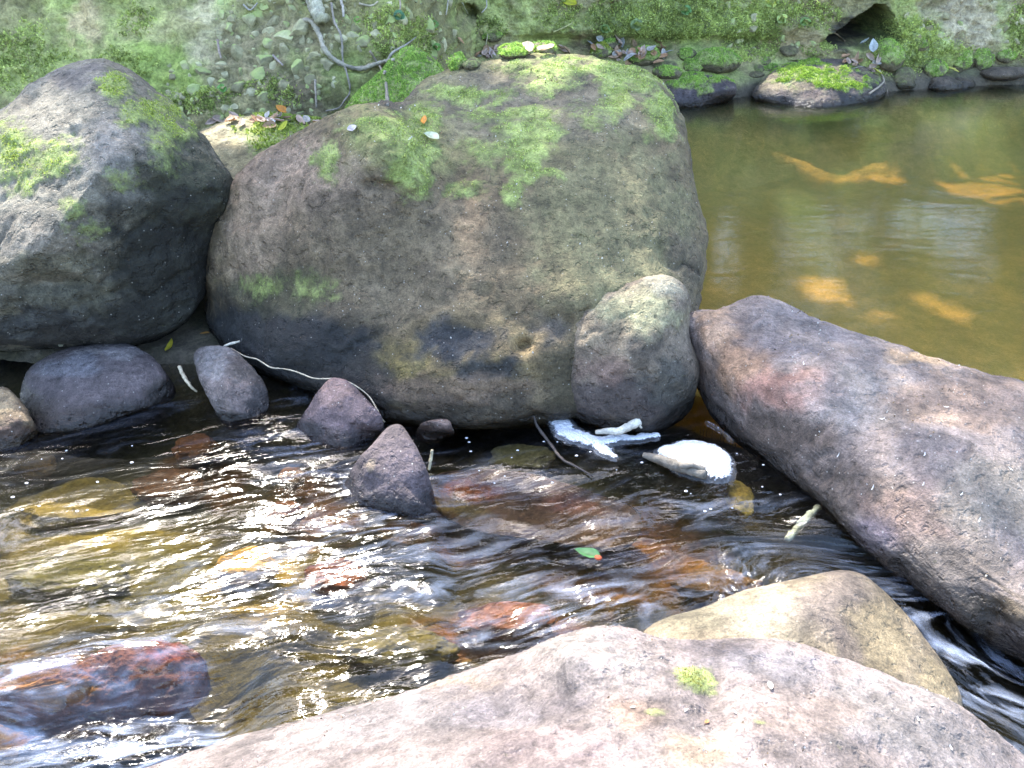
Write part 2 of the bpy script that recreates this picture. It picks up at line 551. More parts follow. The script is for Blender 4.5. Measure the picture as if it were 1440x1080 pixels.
def tufts_on(V, T, w, n, size, name, parent, seed, cols=None, up=0.6, kind='stuff', mat=None, colfn=None, thr=0.42):
    """many tiny moss leaves growing from the faces where weight w is high"""
    rg = np.random.default_rng(int(seed * 100) + 5)
    fw = w[T].mean(1)
    fw = np.clip(fw - thr * 1.1, 0, 1) * (0.12 + sstep(-.15, .3, fbm(V[T].mean(1), 22, 4, seed + 3)))
    a = np.linalg.norm(np.cross(V[T[:, 1]] - V[T[:, 0]], V[T[:, 2]] - V[T[:, 0]]), axis=1) * fw
    if a.sum() <= 0: return None
    f = rg.choice(len(T), n, p=a / a.sum())
    b = rg.dirichlet((1, 1, 1), n)
    p = (V[T[f]] * b[:, :, None]).sum(1)
    fn = np.cross(V[T[f, 1]] - V[T[f, 0]], V[T[f, 2]] - V[T[f, 0]])
    fn /= np.maximum(np.linalg.norm(fn, axis=1), 1e-12)[:, None]
    dirs = fn * (1 - up) + np.array([0, 0, up]) + rg.normal(size=(n, 3)) * 0.55
    dirs /= np.linalg.norm(dirs, axis=1)[:, None]
    side = np.cross(dirs, rg.normal(size=(n, 3)))
    side /= np.maximum(np.linalg.norm(side, axis=1), 1e-9)[:, None]
    s = size * rg.uniform(0.5, 1.4, n)[:, None]
    p0 = p - fn * size * 0.2
    v = np.concatenate([p0 - side * s * 0.12, p0 + dirs * s * 0.55 + side * s * 0.32, p0 + dirs * s, p0 + dirs * s * 0.55 - side * s * 0.32], 0)
    i = np.arange(n)
    Q = np.stack([i, i + n, i + 2 * n, i + 3 * n], 1)
    if colfn is not None: c = colfn(p, rg)
    else:
        ca, cb = cols or ((0.18, 0.24, 0.04), (0.46, 0.54, 0.12))
        t = np.clip(rg.normal(0.5, 0.3, n) + 0.5 * fbm(p, 8, 3, seed), 0, 1)[:, None]
        c = np.array(ca) * (1 - t) + np.array(cb) * t
    c = np.tile(c, (4, 1))
    me = make_mesh(name, v, Q, mat or M_MOSS, False, {'Col': c})
    o = link(name, me, parent)
    if kind: o['kind'] = kind
    return o

# ------------------------------------------------------------------ setting: stream bed, bank, water
DIV = np.array([(-9, 4.2), (-0.6, 3.05), (0.1, 2.75), (0.42, 2.5), (0.62, 2.5), (1.03, 2.22), (1.5, 1.85), (3.0, 0.95), (6, -0.5)])
def pool_side(x, y):
    return y - np.interp(x, DIV[:, 0], DIV[:, 1])

def grid(xs, ys):
    X, Y = np.meshgrid(xs, ys)
    nx, ny = len(xs), len(ys)
    idx = np.arange(nx * ny).reshape(ny, nx)
    Q = np.stack([idx[:-1, :-1], idx[:-1, 1:], idx[1:, 1:], idx[1:, :-1]], -1).reshape(-1, 4)
    return X.ravel(), Y.ravel(), Q

# bed (also the mud between the boulders)
xs = np.concatenate([np.linspace(-12, -3.6, 20, endpoint=False), np.linspace(-3.6, 4.6, 400), np.linspace(4.7, 14, 20)])
ys = np.concatenate([np.linspace(-6, 0.4, 12, endpoint=False), np.linspace(0.4, 7.6, 340)])
X, Y, Q = grid(xs, ys)
PX, PY = to_px(np.stack([X, Y, 0 * X - 0.1], -1))
P2 = np.stack([X, Y, 0 * X], -1)
ps = pool_side(X, Y)
zb = -0.19 + 0.05 * fbm(P2, 2.2, 4, 1.0) - 0.20 * sstep(-0.05, 0.5, ps) * sstep(-0.7, 0.0, X)
zb += -0.06 * sstep(1050, 1250, PX) * sstep(700, 900, PY)
zb -= 0.05 * sstep(450, 200, PX) * sstep(900, 960, PY)
land = sstep(0.0, -0.55, X) * sstep(2.35, 2.80, Y + 0.08 * fbm(P2, 3, 3, 2.0))
zl = 0.025 + 0.16 * sstep(3.1, 4.5, Y) + 0.012 * fbm(P2, 9, 4, 5.0)
zb = zb * (1 - land) + zl * land
zb += 0.012 * fbm(P2, 11, 4, 6.0)
bed_st = [(110, 700, 150, 52, (0.34, 0.28, 0.085), 0.95), (240, 510, 60, 45, (0.22, 0.18, 0.12), 0.9), (40, 515, 60, 30, (0.30, 0.26, 0.2), 0.9), (150, 790, 190, 55, (0.15, 0.145, 0.065), 0.8), (370, 800, 100, 46, (0.36, 0.26, 0.08), 0.85),  # yellow patches mix painted sun patches with amber rock colour
          (740, 640, 150, 30, (0.50, 0.41, 0.20), 0.95), (700, 710, 150, 45, (0.42, 0.16, 0.07), 0.9), (880, 750, 140, 75, (0.34, 0.16, 0.09), 0.9), (440, 690, 70, 50, (0.50, 0.22, 0.09), 0.85), (280, 640, 80, 36, (0.34, 0.15, 0.07), 0.8), (720, 860, 130, 40, (0.34, 0.13, 0.08), 0.8),
          (480, 770, 70, 40, (0.07, 0.06, 0.045), 0.8), (640, 800, 90, 40, (0.09, 0.08, 0.05), 0.8), (1000, 640, 130, 50, (0.05, 0.045, 0.04), 0.8), (340, 590, 120, 30, (0.08, 0.07, 0.05), 0.8), (60, 940, 130, 60, (0.42, 0.2, 0.07), 0.8), (1010, 820, 70, 30, (0.38, 0.22, 0.1), 0.8)]
Cb = patches(PX, PY, P2, (0.12, 0.105, 0.055), bed_st, 20, 4.0)
pm = sstep(0.05, 0.4, ps) * sstep(-0.6, 0.0, X)
Cb = Cb * (1 - pm[:, None]) + np.array((0.72, 0.50, 0.18)) * pm[:, None]
lm = land * sstep(3.0, 3.6, Y)
Cb = Cb * (1 - lm[:, None]) + np.array((0.15, 0.13, 0.08)) * lm[:, None]
Vb = np.stack([X, Y, zb], -1)
bed = link('stream_bed', make_mesh('stream_bed', Vb, Q, M_BED, True, {'Col': Cb}))
tag(bed, 'brown pebbly bed of the stream with mud between the boulders', kind='structure')
add_surf(bed, Vb, Q)

# bank: profile swept along the far side
KX = np.array([-14, -6, -3.2, -1.6, -0.62, -0.28, 0.3, 1.2, 1.7, 2.6, 3.3, 4.5, 9, 16])
#          shore Y, ledge front z, foot Y, foot z, slope(dY per m of height)
KS = np.array([6.2, 5.0, 4.35, 4.3, 4.35, 5.9, 6.0, 6.12, 6.35, 6.42, 6.6, 6.7, 7.0, 8])
KLZ = np.array([.15, .15, .15, .15, .16, .20, .20, .16, .10, .06, .05, .05, .05, .1])
KF = np.array([6.5, 5.3, 4.72, 4.72, 4.85, 6.35, 6.5, 6.62, 6.72, 6.62, 6.82, 6.95, 7.3, 8.4])
KFZ = np.array([.25, .25, .24, .24, .24, .28, .28, .24, .20, .14, .10, .10, .1, .2])
KSL = np.array([.7, .7, .72, .70, .55, .35, .30, .28, .25, .25, .35, .4, .4, .4])
ux = np.concatenate([np.linspace(-14, -3.9, 24, endpoint=False), np.linspace(-3.9, 5.0, 620), np.linspace(5.1, 16, 24)])
prof_t = np.concatenate([np.linspace(0, 1, 12, endpoint=False), np.linspace(1, 2, 10, endpoint=False), np.linspace(2, 3, 26, endpoint=False),
                         np.linspace(3, 4, 110, endpoint=False), np.linspace(4, 5, 26, endpoint=False), np.linspace(5, 8, 20)])
U, Tt = np.meshgrid(ux, prof_t)
U = U.ravel(); Tt = Tt.ravel()
ws = np.interp(U, KX, KS); wl = np.interp(U, KX, KLZ); wf = np.interp(U, KX, KF); wz = np.interp(U, KX, KFZ); sl_ = np.interp(U, KX, KSL)
zero = 0 * U
wh = np.interp(U, [-.6, .2], [.85, .47])
KY = np.stack([ws - 1.4, ws - .02, ws + .08, wf, wf + sl_ * wh, wf + sl_ * wh + 1.1, wf + 2.8, wf + 6, zero + 70], 0)
KZ = np.stack([zero - .75, zero - .10, wl, wz, wz + wh, wz + wh + .75, zero + 2.2, zero + 3.0, zero + 9], 0)
k = np.clip(np.floor(Tt).astype(int), 0, 7); fr_ = Tt - k
ar = np.arange(len(U))
By = KY[k, ar] * (1 - fr_) + KY[k + 1, ar] * fr_
Bz = KZ[k, ar] * (1 - fr_) + KZ[k + 1, ar] * fr_
VB = np.stack([U, By, Bz], -1)
nx, ny = len(ux), len(prof_t)
idx = np.arange(nx * ny).reshape(ny, nx)
QB = np.stack([idx[:-1, :-1], idx[:-1, 1:], idx[1:, 1:], idx[1:, :-1]], -1).reshape(-1, 4)
TB = np.concatenate([QB[:, :3], QB[:, [0, 2, 3]]], 0)
NBk = vnormals(VB, TB)
wall = sstep(2.6, 3.15, Tt)
disp = wall * (0.085 * fbm(VB, 1.7, 4, 11) + 0.05 * fbm(VB, 5.5, 4, 12, ridged=True) + 0.018 * fbm(VB, 22, 4, 13, ridged=True))
disp += (1 - wall) * (0.03 * fbm(VB, 4, 4, 14) + 0.012 * fbm(VB, 18, 4, 15)) * sstep(0.9, 1.6, Tt)
VB = VB + NBk * disp[:, None]
bpx, bpy_ = to_px(VB)
infront = (VB[:, 1] > 3)
# hollow under the roots
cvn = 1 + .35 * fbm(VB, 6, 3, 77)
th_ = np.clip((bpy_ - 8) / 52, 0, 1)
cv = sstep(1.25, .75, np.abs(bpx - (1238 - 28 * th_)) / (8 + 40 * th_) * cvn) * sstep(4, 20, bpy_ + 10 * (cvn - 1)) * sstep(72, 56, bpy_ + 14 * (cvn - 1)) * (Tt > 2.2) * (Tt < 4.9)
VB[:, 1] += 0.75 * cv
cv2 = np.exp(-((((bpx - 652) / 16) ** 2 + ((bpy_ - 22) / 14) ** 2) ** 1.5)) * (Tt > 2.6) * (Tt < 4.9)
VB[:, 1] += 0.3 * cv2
# undercut above the ledge
uc = np.exp(-((bpy_ - 62) / 12.0) ** 2) * sstep(690, 760, bpx) * sstep(1160, 1050, bpx) * (Tt > 2.95) * (Tt < 4.5)
VB[:, 1] += 0.12 * uc
bank_st = [(90, 60, 150, 100, (0.21, 0.24, 0.10), 0.85), (30, 20, 60, 60, (0.13, 0.12, 0.07), 0.8), (125, 25, 30, 40, (0.27, 0.22, 0.15), 0.85), (215, 30, 60, 40, (0.22, 0.21, 0.12), 0.8),
           (300, 15, 36, 26, (0.28, 0.26, 0.19), 0.9), (285, 70, 26, 36, (0.28, 0.26, 0.19), 0.9), (230, 100, 60, 40, (0.14, 0.19, 0.05), 0.85),
           (370, 70, 90, 80, (0.15, 0.135, 0.09), 0.8), (430, 150, 60, 40, (0.10, 0.085, 0.06), 0.9), (560, 60, 90, 80, (0.14, 0.14, 0.07), 0.8),
           (730, 40, 70, 40, (0.17, 0.15, 0.10), 0.8), (850, 70, 140, 14, (0.09, 0.07, 0.045), 0.8), (950, 30, 160, 40, (0.10, 0.14, 0.05), 0.7),
           (1110, 60, 60, 22, (0.17, 0.14, 0.09), 0.8), (1210, 45, 50, 34, (0.025, 0.022, 0.018), 1.0), (1360, 30, 80, 40, (0.24, 0.215, 0.175), 0.9), (1290, 60, 50, 40, (0.11, 0.16, 0.06), 0.7),  # near-black patch paints the hollow's shade into the earth colour
           (1250, 115, 30, 30, (0.14, 0.12, 0.07), 0.8)]
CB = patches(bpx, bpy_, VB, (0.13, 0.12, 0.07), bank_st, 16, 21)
gm_ = .6 * sstep(-.15, .3, fbm(VB, 2.6, 5, 26, gain=.6)) * (1 - np.clip(cv * 2, 0, 1))
CB = CB * (1 - gm_[:, None]) + np.array((0.20, 0.26, 0.085)) * gm_[:, None]
CB = CB * np.array((1.08, 1.02, 0.80))
wet_and_shade = sstep(0.17, 0.05, VB[:, 2] + .03 * fbm(VB, 5, 3, 25))  # damp band that also paints the undercut's shade along the waterline
CB = CB * (1 - wet_and_shade[:, None]) + np.array((0.045, 0.038, 0.026)) * wet_and_shade[:, None]
deepc = sstep(0.0, -0.1, VB[:, 2])
CB = CB * (1 - deepc[:, None]) + np.array((0.27, 0.20, 0.085)) * deepc[:, None]
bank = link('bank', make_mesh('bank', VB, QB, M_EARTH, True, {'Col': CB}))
tag(bank, 'steep mossy earth and stone bank behind the boulders', kind='structure')
add_surf(bank, VB, QB)

# water
def closed_water(name, mat, X, Y, Z, Q, keep, turb, bottom, label, flow):
    Qk = Q[keep]
    used = np.unique(Qk)
    rm = np.full(len(X), -1); rm[used] = np.arange(len(used))
    Qk = rm[Qk]
    top = np.stack([X[used], Y[used], Z[used]], -1)
    bot = top.copy(); bot[:, 2] = bottom
    n = len(used)
    E = np.concatenate([Qk[:, [0, 1]], Qk[:, [1, 2]], Qk[:, [2, 3]], Qk[:, [3, 0]]], 0)
    key = E[:, 0] * n + E[:, 1]; rkey = E[:, 1] * n + E[:, 0]
    be = E[~np.isin(key, rkey)]
    sides = np.stack([be[:, 1], be[:, 0], be[:, 0] + n, be[:, 1] + n], 1)
    FQ = np.concatenate([Qk, Qk[:, ::-1] + n, sides], 0)
    t = np.concatenate([turb[used], turb[used] * 0])
    me = make_mesh(name, np.concatenate([top, bot], 0), FQ, mat, True, {'Turb': t, 'Flow': np.concatenate([flow[used], flow[used]], 0)})
    fl = np.ones(len(FQ), bool); fl[len(Qk):] = False
    me.polygons.foreach_set('use_smooth', fl)
    o = link(name, me)
    tag(o, label, kind='structure')
    return o

def stream_height(X, Y):
    P = np.stack([X, Y, 0 * X], -1)
    px, py = to_px(P)
    turb = 0.30 * np.ones(len(X))
    for (x, y, rx, ry, v) in [(110, 655, 190, 75, 0.07), (60, 520, 200, 60, 0.02), (740, 620, 170, 45, 0.07), (1000, 620, 140, 60, 0.25), (450, 690, 120, 60, 0.8), (170, 790, 220, 80, 0.24),
                              (580, 810, 180, 70, 0.6), (430, 900, 250, 70, 0.62), (140, 1010, 280, 90, 1.15), (850, 720, 200, 60, 0.36), (800, 840, 200, 60, 0.6), (1140, 740, 120, 60, 0.75),
                              (1010, 780, 100, 50, 0.5), (1360, 930, 160, 120, 0.95)]:
        w = np.exp(-(((px - x) / rx) ** 2 + ((py - y) / ry) ** 2))
        turb = turb * (1 - w) + v * w
    a = R(14)
    fx = X * math.cos(a) + Y * math.sin(a); fy = -X * math.sin(a) + Y * math.cos(a)
    # the right-hand channel runs the other way round the pale rock
    b = R(-40)
    rx_ = X * math.cos(b) + Y * math.sin(b); ry_ = -X * math.sin(b) + Y * math.cos(b)
    wr = sstep(0.45, 0.75, X) * sstep(1.9, 1.5, Y)
    fx = fx * (1 - wr) + rx_ * wr; fy = fy * (1 - wr) + ry_ * wr
    w1 = fbm(P, 3.5, 2, 31)
    Q1 = np.stack([fx * 2.2 + 0.5 * w1, fy * 7.5 + 0.7 * w1, zero_like(X) + 2], -1)
    Q2 = np.stack([fx * 5.5 + 1.2 * w1, fy * 17 + 1.2 * w1, zero_like(X) + 7], -1)
    Q3 = np.stack([fx * 26, fy * 48, zero_like(X) + 3], -1)
    h = 0.042 * perlin(Q1) + 0.012 * perlin(Q2) + 0.005 * (0.5 - 2 * np.abs(perlin(Q2 * 1.7 + 4))) + 0.002 * perlin(Q3)
    h = h * turb
    d = py - (962 - 0.27 * px)
    lip = sstep(-25, 0, d) * sstep(60, 10, d) * sstep(380, 280, px)
    h += 0.02 * lip
    h += -0.075 * sstep(5, 85, d) * sstep(420, 300, px)
    s = (px - 1150) * 0.75 + (py - 760) * 0.66
    h += -0.11 * sstep(0, 330, s) * sstep(1050, 1170, px)
    sill = sstep(655, 685, py + 8 * np.sin(px * 0.03)) * sstep(605, 640, px)
    h += -0.018 * sill * sstep(900, 780, px)
    return h, turb, np.stack([fx, fy + 0.02 * w1, 0 * fx], -1)
def zero_like(a): return np.zeros(len(a))

xs = np.linspace(-3.4, 3.0, 740); ys = np.linspace(0.35, 3.1, 330)
X, Y, Q = grid(xs, ys)
h, turb, flow = stream_height(X, Y)
ps = pool_side(X, Y)[Q].mean(1)
closed_water('stream_water', M_STREAM, X, Y, h, Q, ps < 0, turb, -1.0, 'clear tea-coloured rippling stream water', flow)
xs = np.linspace(-0.9, 7.0, 220); ys = np.linspace(-0.3, 7.6, 220)
X, Y, Q = grid(xs, ys)
ps = pool_side(X, Y)[Q].mean(1)
Pp = np.stack([X, Y, 0 * X], -1)
h = 0.012 + 0.0008 * fbm(Pp * np.array([0.6, 1.6, 1]), 4, 3, 41)
turb = 0.02 + 0 * X
closed_water('pool_water', M_POOL, X, Y, h, Q, ps > 0, turb, -1.02, 'still greenish brown pool water behind the boulders', Pp)

# ------------------------------------------------------------------ boulders
GREY = (0.20, 0.175, 0.14); DK = (0.035, 0.036, 0.036); OLV = (0.20, 0.17, 0.10); LIL = (0.26, 0.23, 0.24)
big, VBIG, TBIG = make_rock('boulder',
    [(289, 400, 2.93), (293, 340, 2.98), (318, 285, 3.0), (352, 228, 3.0), (415, 186, 3.0), (480, 162, 2.98), (530, 152, 3.02), (562, 147, 3.3), (600, 112, 3.45), (680, 89, 3.55), (790, 79, 3.6), (880, 92, 3.5),
     (935, 122, 3.4), (961, 185, 3.25), (975, 260, 3.1), (990, 335, 2.95), (986, 400, 2.8), (965, 470, 2.6), (905, 560, None), (800, 588, None), (660, 602, None), (540, 588, None), (440, 552, None), (345, 522, None), (300, 478, None)],
    (640, 345), 0.27, 0.75, (0.165, 0.135, 0.085), 7, 0.030, 2.2,
    stains_and_light=[(720, 150, 260, 90, (0.24, 0.25, 0.125), 0.75), (560, 200, 90, 60, (0.26, 0.29, 0.12), 0.7), (860, 330, 120, 130, (0.22, 0.225, 0.12), 0.7), (420, 255, 90, 65, (0.36, 0.285, 0.235), 0.85), (350, 330, 55, 75, (0.33, 0.265, 0.205), 0.8), (520, 270, 50, 40, (0.31, 0.25, 0.2), 0.6), (480, 330, 110, 80, (0.15, 0.125, 0.09), 0.8), (760, 150, 180, 60, (0.19, 0.165, 0.145), 0.7),
            (850, 300, 130, 120, (0.19, 0.185, 0.105), 0.8), (640, 330, 90, 70, (0.22, 0.185, 0.13), 0.7), (660, 320, 22, 50, (0.30, 0.22, 0.14), 0.7), (640, 500, 120, 60, (0.22, 0.175, 0.085), 0.8), (560, 500, 50, 30, (0.20, 0.17, 0.06), 0.8),
            (435, 505, 130, 85, (0.026, 0.030, 0.035), 1.0), (350, 475, 100, 75, (0.028, 0.031, 0.035), 1.0), (480, 545, 90, 45, (0.035, 0.034, 0.033), 0.95), (390, 405, 80, 24, (0.08, 0.075, 0.05), 0.7), (645, 480, 75, 30, (0.045, 0.05, 0.06), 1.0), (690, 522, 40, 18, (0.05, 0.055, 0.06), 0.95), (765, 470, 28, 22, (0.08, 0.08, 0.085), 0.7),
            (735, 480, 28, 26, (0.40, 0.31, 0.17), 0.95), (660, 580, 160, 26, (0.07, 0.06, 0.045), 0.85), (640, 545, 120, 22, (0.20, 0.15, 0.12), 0.7), (800, 540, 60, 50, (0.08, 0.075, 0.05), 0.75), (400, 410, 70, 35, (0.10, 0.10, 0.06), 0.7),
            (560, 420, 110, 40, (0.21, 0.18, 0.13), 0.6), (960, 380, 25, 60, (0.12, 0.105, 0.075), 0.8), (550, 140, 40, 26, (0.14, 0.12, 0.11), 0.8)],
    moss=[(545, 180, 55, 24, 1.0), (580, 225, 40, 55, 1.0), (600, 175, 30, 30, 0.9), (660, 135, 60, 16, 1.0), (700, 160, 60, 12, 0.8), (745, 185, 55, 40, 0.9), (740, 215, 36, 50, 1.0), (770, 115, 50, 24, 0.7), (800, 95, 100, 14, 0.9),
          (865, 125, 30, 50, 0.95), (900, 110, 50, 22, 0.8), (930, 160, 26, 40, 0.95), (720, 270, 14, 20, 0.8), (460, 228, 20, 36, 0.75), (780, 245, 22, 14, 0.8), (830, 160, 40, 20, 0.6), (690, 210, 50, 25, 0.65),
          (375, 400, 40, 22, 0.55), (440, 405, 40, 30, 0.5), (660, 260, 40, 16, 0.6)],
    bumps=[(545, 215, 75, 60, 0.10), (620, 140, 70, 22, -0.06), (690, 500, 120, 20, 0.015), (735, 487, 13, 11, -0.06), (640, 478, 70, 22, -0.015), (480, 300, 60, 90, 0.05), (400, 260, 25, 80, -0.04), (850, 400, 110, 110, 0.05), (500, 505, 60, 40, -0.04), (560, 400, 40, 60, -0.03)],
    seed=1.0, cracks=0.017, tuft=15000, tuft_size=0.006, tuft_cols=((0.20, 0.26, 0.06), (0.50, 0.59, 0.18)), label='largest moss topped brown boulder in the middle of the stream', cat='boulder')

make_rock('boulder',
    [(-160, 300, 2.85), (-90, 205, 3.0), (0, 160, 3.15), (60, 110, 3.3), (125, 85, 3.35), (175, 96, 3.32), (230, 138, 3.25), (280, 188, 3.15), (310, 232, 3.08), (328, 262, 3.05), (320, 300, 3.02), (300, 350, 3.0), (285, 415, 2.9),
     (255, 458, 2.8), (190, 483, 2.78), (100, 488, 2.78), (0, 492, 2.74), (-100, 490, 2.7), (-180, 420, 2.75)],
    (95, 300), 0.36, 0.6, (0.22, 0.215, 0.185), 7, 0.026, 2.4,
    stains_and_light=[(190, 220, 90, 70, (0.25, 0.25, 0.25), 0.85), (60, 350, 90, 50, (0.24, 0.22, 0.19), 0.8), (265, 320, 95, 160, (0.05, 0.056, 0.036), 1.0), (240, 390, 125, 130, (0.022, 0.024, 0.02), 1.0), (150, 450, 150, 40, (0.03, 0.032, 0.028), 0.95), (90, 420, 90, 30, (0.10, 0.10, 0.075), 0.8),  # near-black lower right and foot paint the shaded, undercut side
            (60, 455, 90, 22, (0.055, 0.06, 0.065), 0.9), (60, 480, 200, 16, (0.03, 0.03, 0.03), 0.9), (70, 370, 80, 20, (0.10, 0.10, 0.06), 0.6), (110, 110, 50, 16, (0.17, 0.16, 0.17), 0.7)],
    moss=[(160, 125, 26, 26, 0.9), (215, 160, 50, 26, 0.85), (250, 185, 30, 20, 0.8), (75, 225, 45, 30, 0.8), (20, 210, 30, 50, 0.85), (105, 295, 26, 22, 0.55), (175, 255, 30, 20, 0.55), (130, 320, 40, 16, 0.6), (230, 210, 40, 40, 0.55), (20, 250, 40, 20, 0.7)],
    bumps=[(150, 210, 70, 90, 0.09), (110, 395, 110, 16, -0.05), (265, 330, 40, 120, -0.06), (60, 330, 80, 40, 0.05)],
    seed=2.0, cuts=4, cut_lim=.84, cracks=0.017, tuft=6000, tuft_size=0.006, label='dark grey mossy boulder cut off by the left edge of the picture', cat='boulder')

make_rock('rock',
    [(802, 578, 2.36), (790, 548, 2.4), (788, 505, 2.43), (795, 466, 2.46), (818, 430, 2.5), (864, 401, 2.53), (915, 391, 2.55), (955, 397, 2.55), (972, 424, 2.52), (970, 465, 2.5), (985, 512, 2.45), (983, 545, 2.4), (965, 582, None), (925, 609, None), (880, 606, None), (830, 596, None)],
    (885, 510), 0.13, 0.2, (0.21, 0.18, 0.15), 6, 0.014, 5,
    stains_and_light=[(895, 440, 80, 38, (0.33, 0.34, 0.22), 0.9), (850, 480, 50, 30, (0.28, 0.24, 0.18), 0.8), (930, 405, 40, 12, (0.42, 0.42, 0.34), 0.7), (880, 565, 90, 45, (0.085, 0.075, 0.08), 0.9), (910, 490, 20, 30, (0.09, 0.08, 0.07), 0.8), (850, 515, 45, 30, (0.22, 0.155, 0.14), 0.7), (950, 545, 40, 40, (0.08, 0.085, 0.08), 0.8)],
    bumps=[(905, 500, 40, 50, 0.03)], seed=3.0, cracks=0.005, label='upright rock with pale green top wedged against the big boulder', cat='rock')

slab, VSLAB, TSLAB = make_rock('slab_rock',
    [(968, 446, 2.56), (1010, 438, 2.62), (1050, 421, 2.68), (1085, 421, 2.68), (1130, 441, 2.62), (1200, 470, 2.52), (1300, 500, 2.4), (1440, 541, 2.28), (1600, 600, 2.1), (1760, 750, 1.8), (1800, 950, 1.4, 0), (1700, 1080, None, -.15), (1560, 1010, None, -.13), (1440, 932, None, -.13), (1380, 905, None, -.10), (1320, 852, None, -.07), (1260, 806, None, -.05), (1200, 762, None, -.03), (1150, 704, None, -.03), (1090, 655, None), (1030, 612, None), (995, 565, None), (975, 500, 2.45)],
    (1240, 640), 0.10, 0.25, (0.21, 0.195, 0.20), 7, 0.02, 3.0,
    stains_and_light=[(1040, 500, 60, 50, (0.33, 0.23, 0.16), 0.85), (1110, 550, 70, 35, (0.32, 0.19, 0.16), 0.8), (1000, 460, 35, 30, (0.34, 0.26, 0.19), 0.8), (1130, 470, 90, 40, (0.19, 0.19, 0.215), 0.8), (1230, 560, 110, 50, (0.22, 0.225, 0.235), 0.7), (1350, 560, 120, 45, (0.30, 0.23, 0.18), 0.65),
            (1280, 500, 40, 14, (0.38, 0.30, 0.2), 0.7), (1080, 620, 110, 40, (0.075, 0.065, 0.06), 0.9), (1180, 690, 90, 45, (0.10, 0.09, 0.085), 0.85), (1290, 720, 70, 50, (0.27, 0.21, 0.19), 0.7), (1400, 700, 90, 60, (0.21, 0.21, 0.19), 0.7), (1350, 800, 90, 60, (0.12, 0.115, 0.11), 0.75), (1410, 860, 60, 30, (0.13, 0.11, 0.07), 0.8), (1230, 760, 40, 30, (0.16, 0.15, 0.20), 0.7)],
    bumps=[(1150, 520, 90, 60, 0.05), (1330, 640, 120, 80, 0.04)], seed=4.0, cracks=0.012, mat=M_COOLROCK, label='long low purplish rock sloping down along the right edge', cat='rock')

make_rock('slab_rock',
    [(905, 888, None, -.02), (1000, 851, None, -0.005), (1060, 826, None, 0.0), (1130, 809, None, 0.01), (1195, 804, None, 0.012), (1240, 828, None, -.01), (1290, 880, None, -.06), (1330, 938, None, -.09), (1354, 990, None, -.10), (1340, 1050, None, -.10), (1200, 1090, 1.1), (1000, 1060, 1.2), (920, 960, 1.35)],
    (1130, 925), 0.085, 0.18, (0.238, 0.198, 0.132), 6, 0.010, 5, fine=0.2,
    stains_and_light=[(1080, 870, 90, 45, (0.343, 0.304, 0.218), 0.85), (1180, 850, 60, 60, (0.152, 0.125, 0.109), 0.8), (1230, 900, 50, 70, (0.198, 0.162, 0.092), 0.8), (970, 875, 50, 26, (0.145, 0.132, 0.086), 0.8), (1310, 960, 30, 40, (0.304, 0.251, 0.145), 0.8), (1190, 910, 24, 40, (0.106, 0.086, 0.079), 0.7)],
    bumps=[(1130, 850, 60, 40, 0.02)], seed=5.0, mat=M_SANDROCK, zw=-0.02, label='pale sandy rock half awash behind the foreground rock', cat='rock')

near, VNEAR, TNEAR = make_rock('rock',
    [(140, 1120, None, -.04), (240, 1076, None, -.005), (330, 1045, 1.15), (450, 1010, 1.18), (600, 965, 1.2), (700, 932, 1.21), (765, 905, 1.22), (812, 888, 1.22), (862, 884, 1.22), (920, 897, 1.2), (985, 905, 1.18), (1050, 904, 1.17), (1120, 915, 1.15), (1220, 945, 1.12), (1320, 985, 1.07), (1400, 1035, 1.02), (1490, 1130, 0.95), (1560, 1300, .72), (1350, 1500, .5), (900, 1560, .45), (500, 1520, .5), (160, 1320, .68)],
    (850, 1090), 0.10, 0.4, (0.240, 0.207, 0.195), 7, 0.016, 4.2, fine=0.5, cracks=0.009,
    stains_and_light=[(830, 915, 90, 35, (0.336, 0.306, 0.282), 0.8), (850, 960, 90, 26, (0.312, 0.276, 0.252), 0.7), (560, 1010, 150, 30, (0.216, 0.201, 0.201), 0.7), (700, 1000, 70, 30, (0.162, 0.150, 0.162), 0.7), (620, 960, 80, 14, (0.276, 0.216, 0.156), 0.6), (900, 1010, 50, 24, (0.288, 0.204, 0.150), 0.7), (980, 1060, 50, 30, (0.300, 0.234, 0.162), 0.7), (950, 1000, 60, 30, (0.180, 0.156, 0.150), 0.6),  # brightest peak and greyer right side paint sun and shade into the rock
            (1080, 940, 90, 30, (0.186, 0.177, 0.186), 0.8), (1230, 1000, 120, 50, (0.198, 0.189, 0.180), 0.7), (1130, 1010, 90, 30, (0.240, 0.189, 0.162), 0.6), (760, 1060, 120, 30, (0.240, 0.192, 0.189), 0.7), (400, 1050, 90, 24, (0.216, 0.192, 0.186), 0.6), (1330, 1050, 80, 50, (0.180, 0.171, 0.168), 0.7)],
    moss=[(978, 955, 30, 24, 0.85), (925, 1003, 22, 8, 0.5), (1065, 1015, 14, 8, 0.5)],
    bumps=[(840, 925, 90, 40, 0.03), (1000, 990, 30, 60, -0.025), (700, 990, 60, 16, -0.015)],
    seed=6.0, mat=M_DRYROCK, tuft=900, tuft_size=0.003, tuft_cols=((0.2, 0.2, 0.05), (0.36, 0.35, 0.09)), label='pale pinkish sunlit rock filling the bottom foreground', cat='rock')

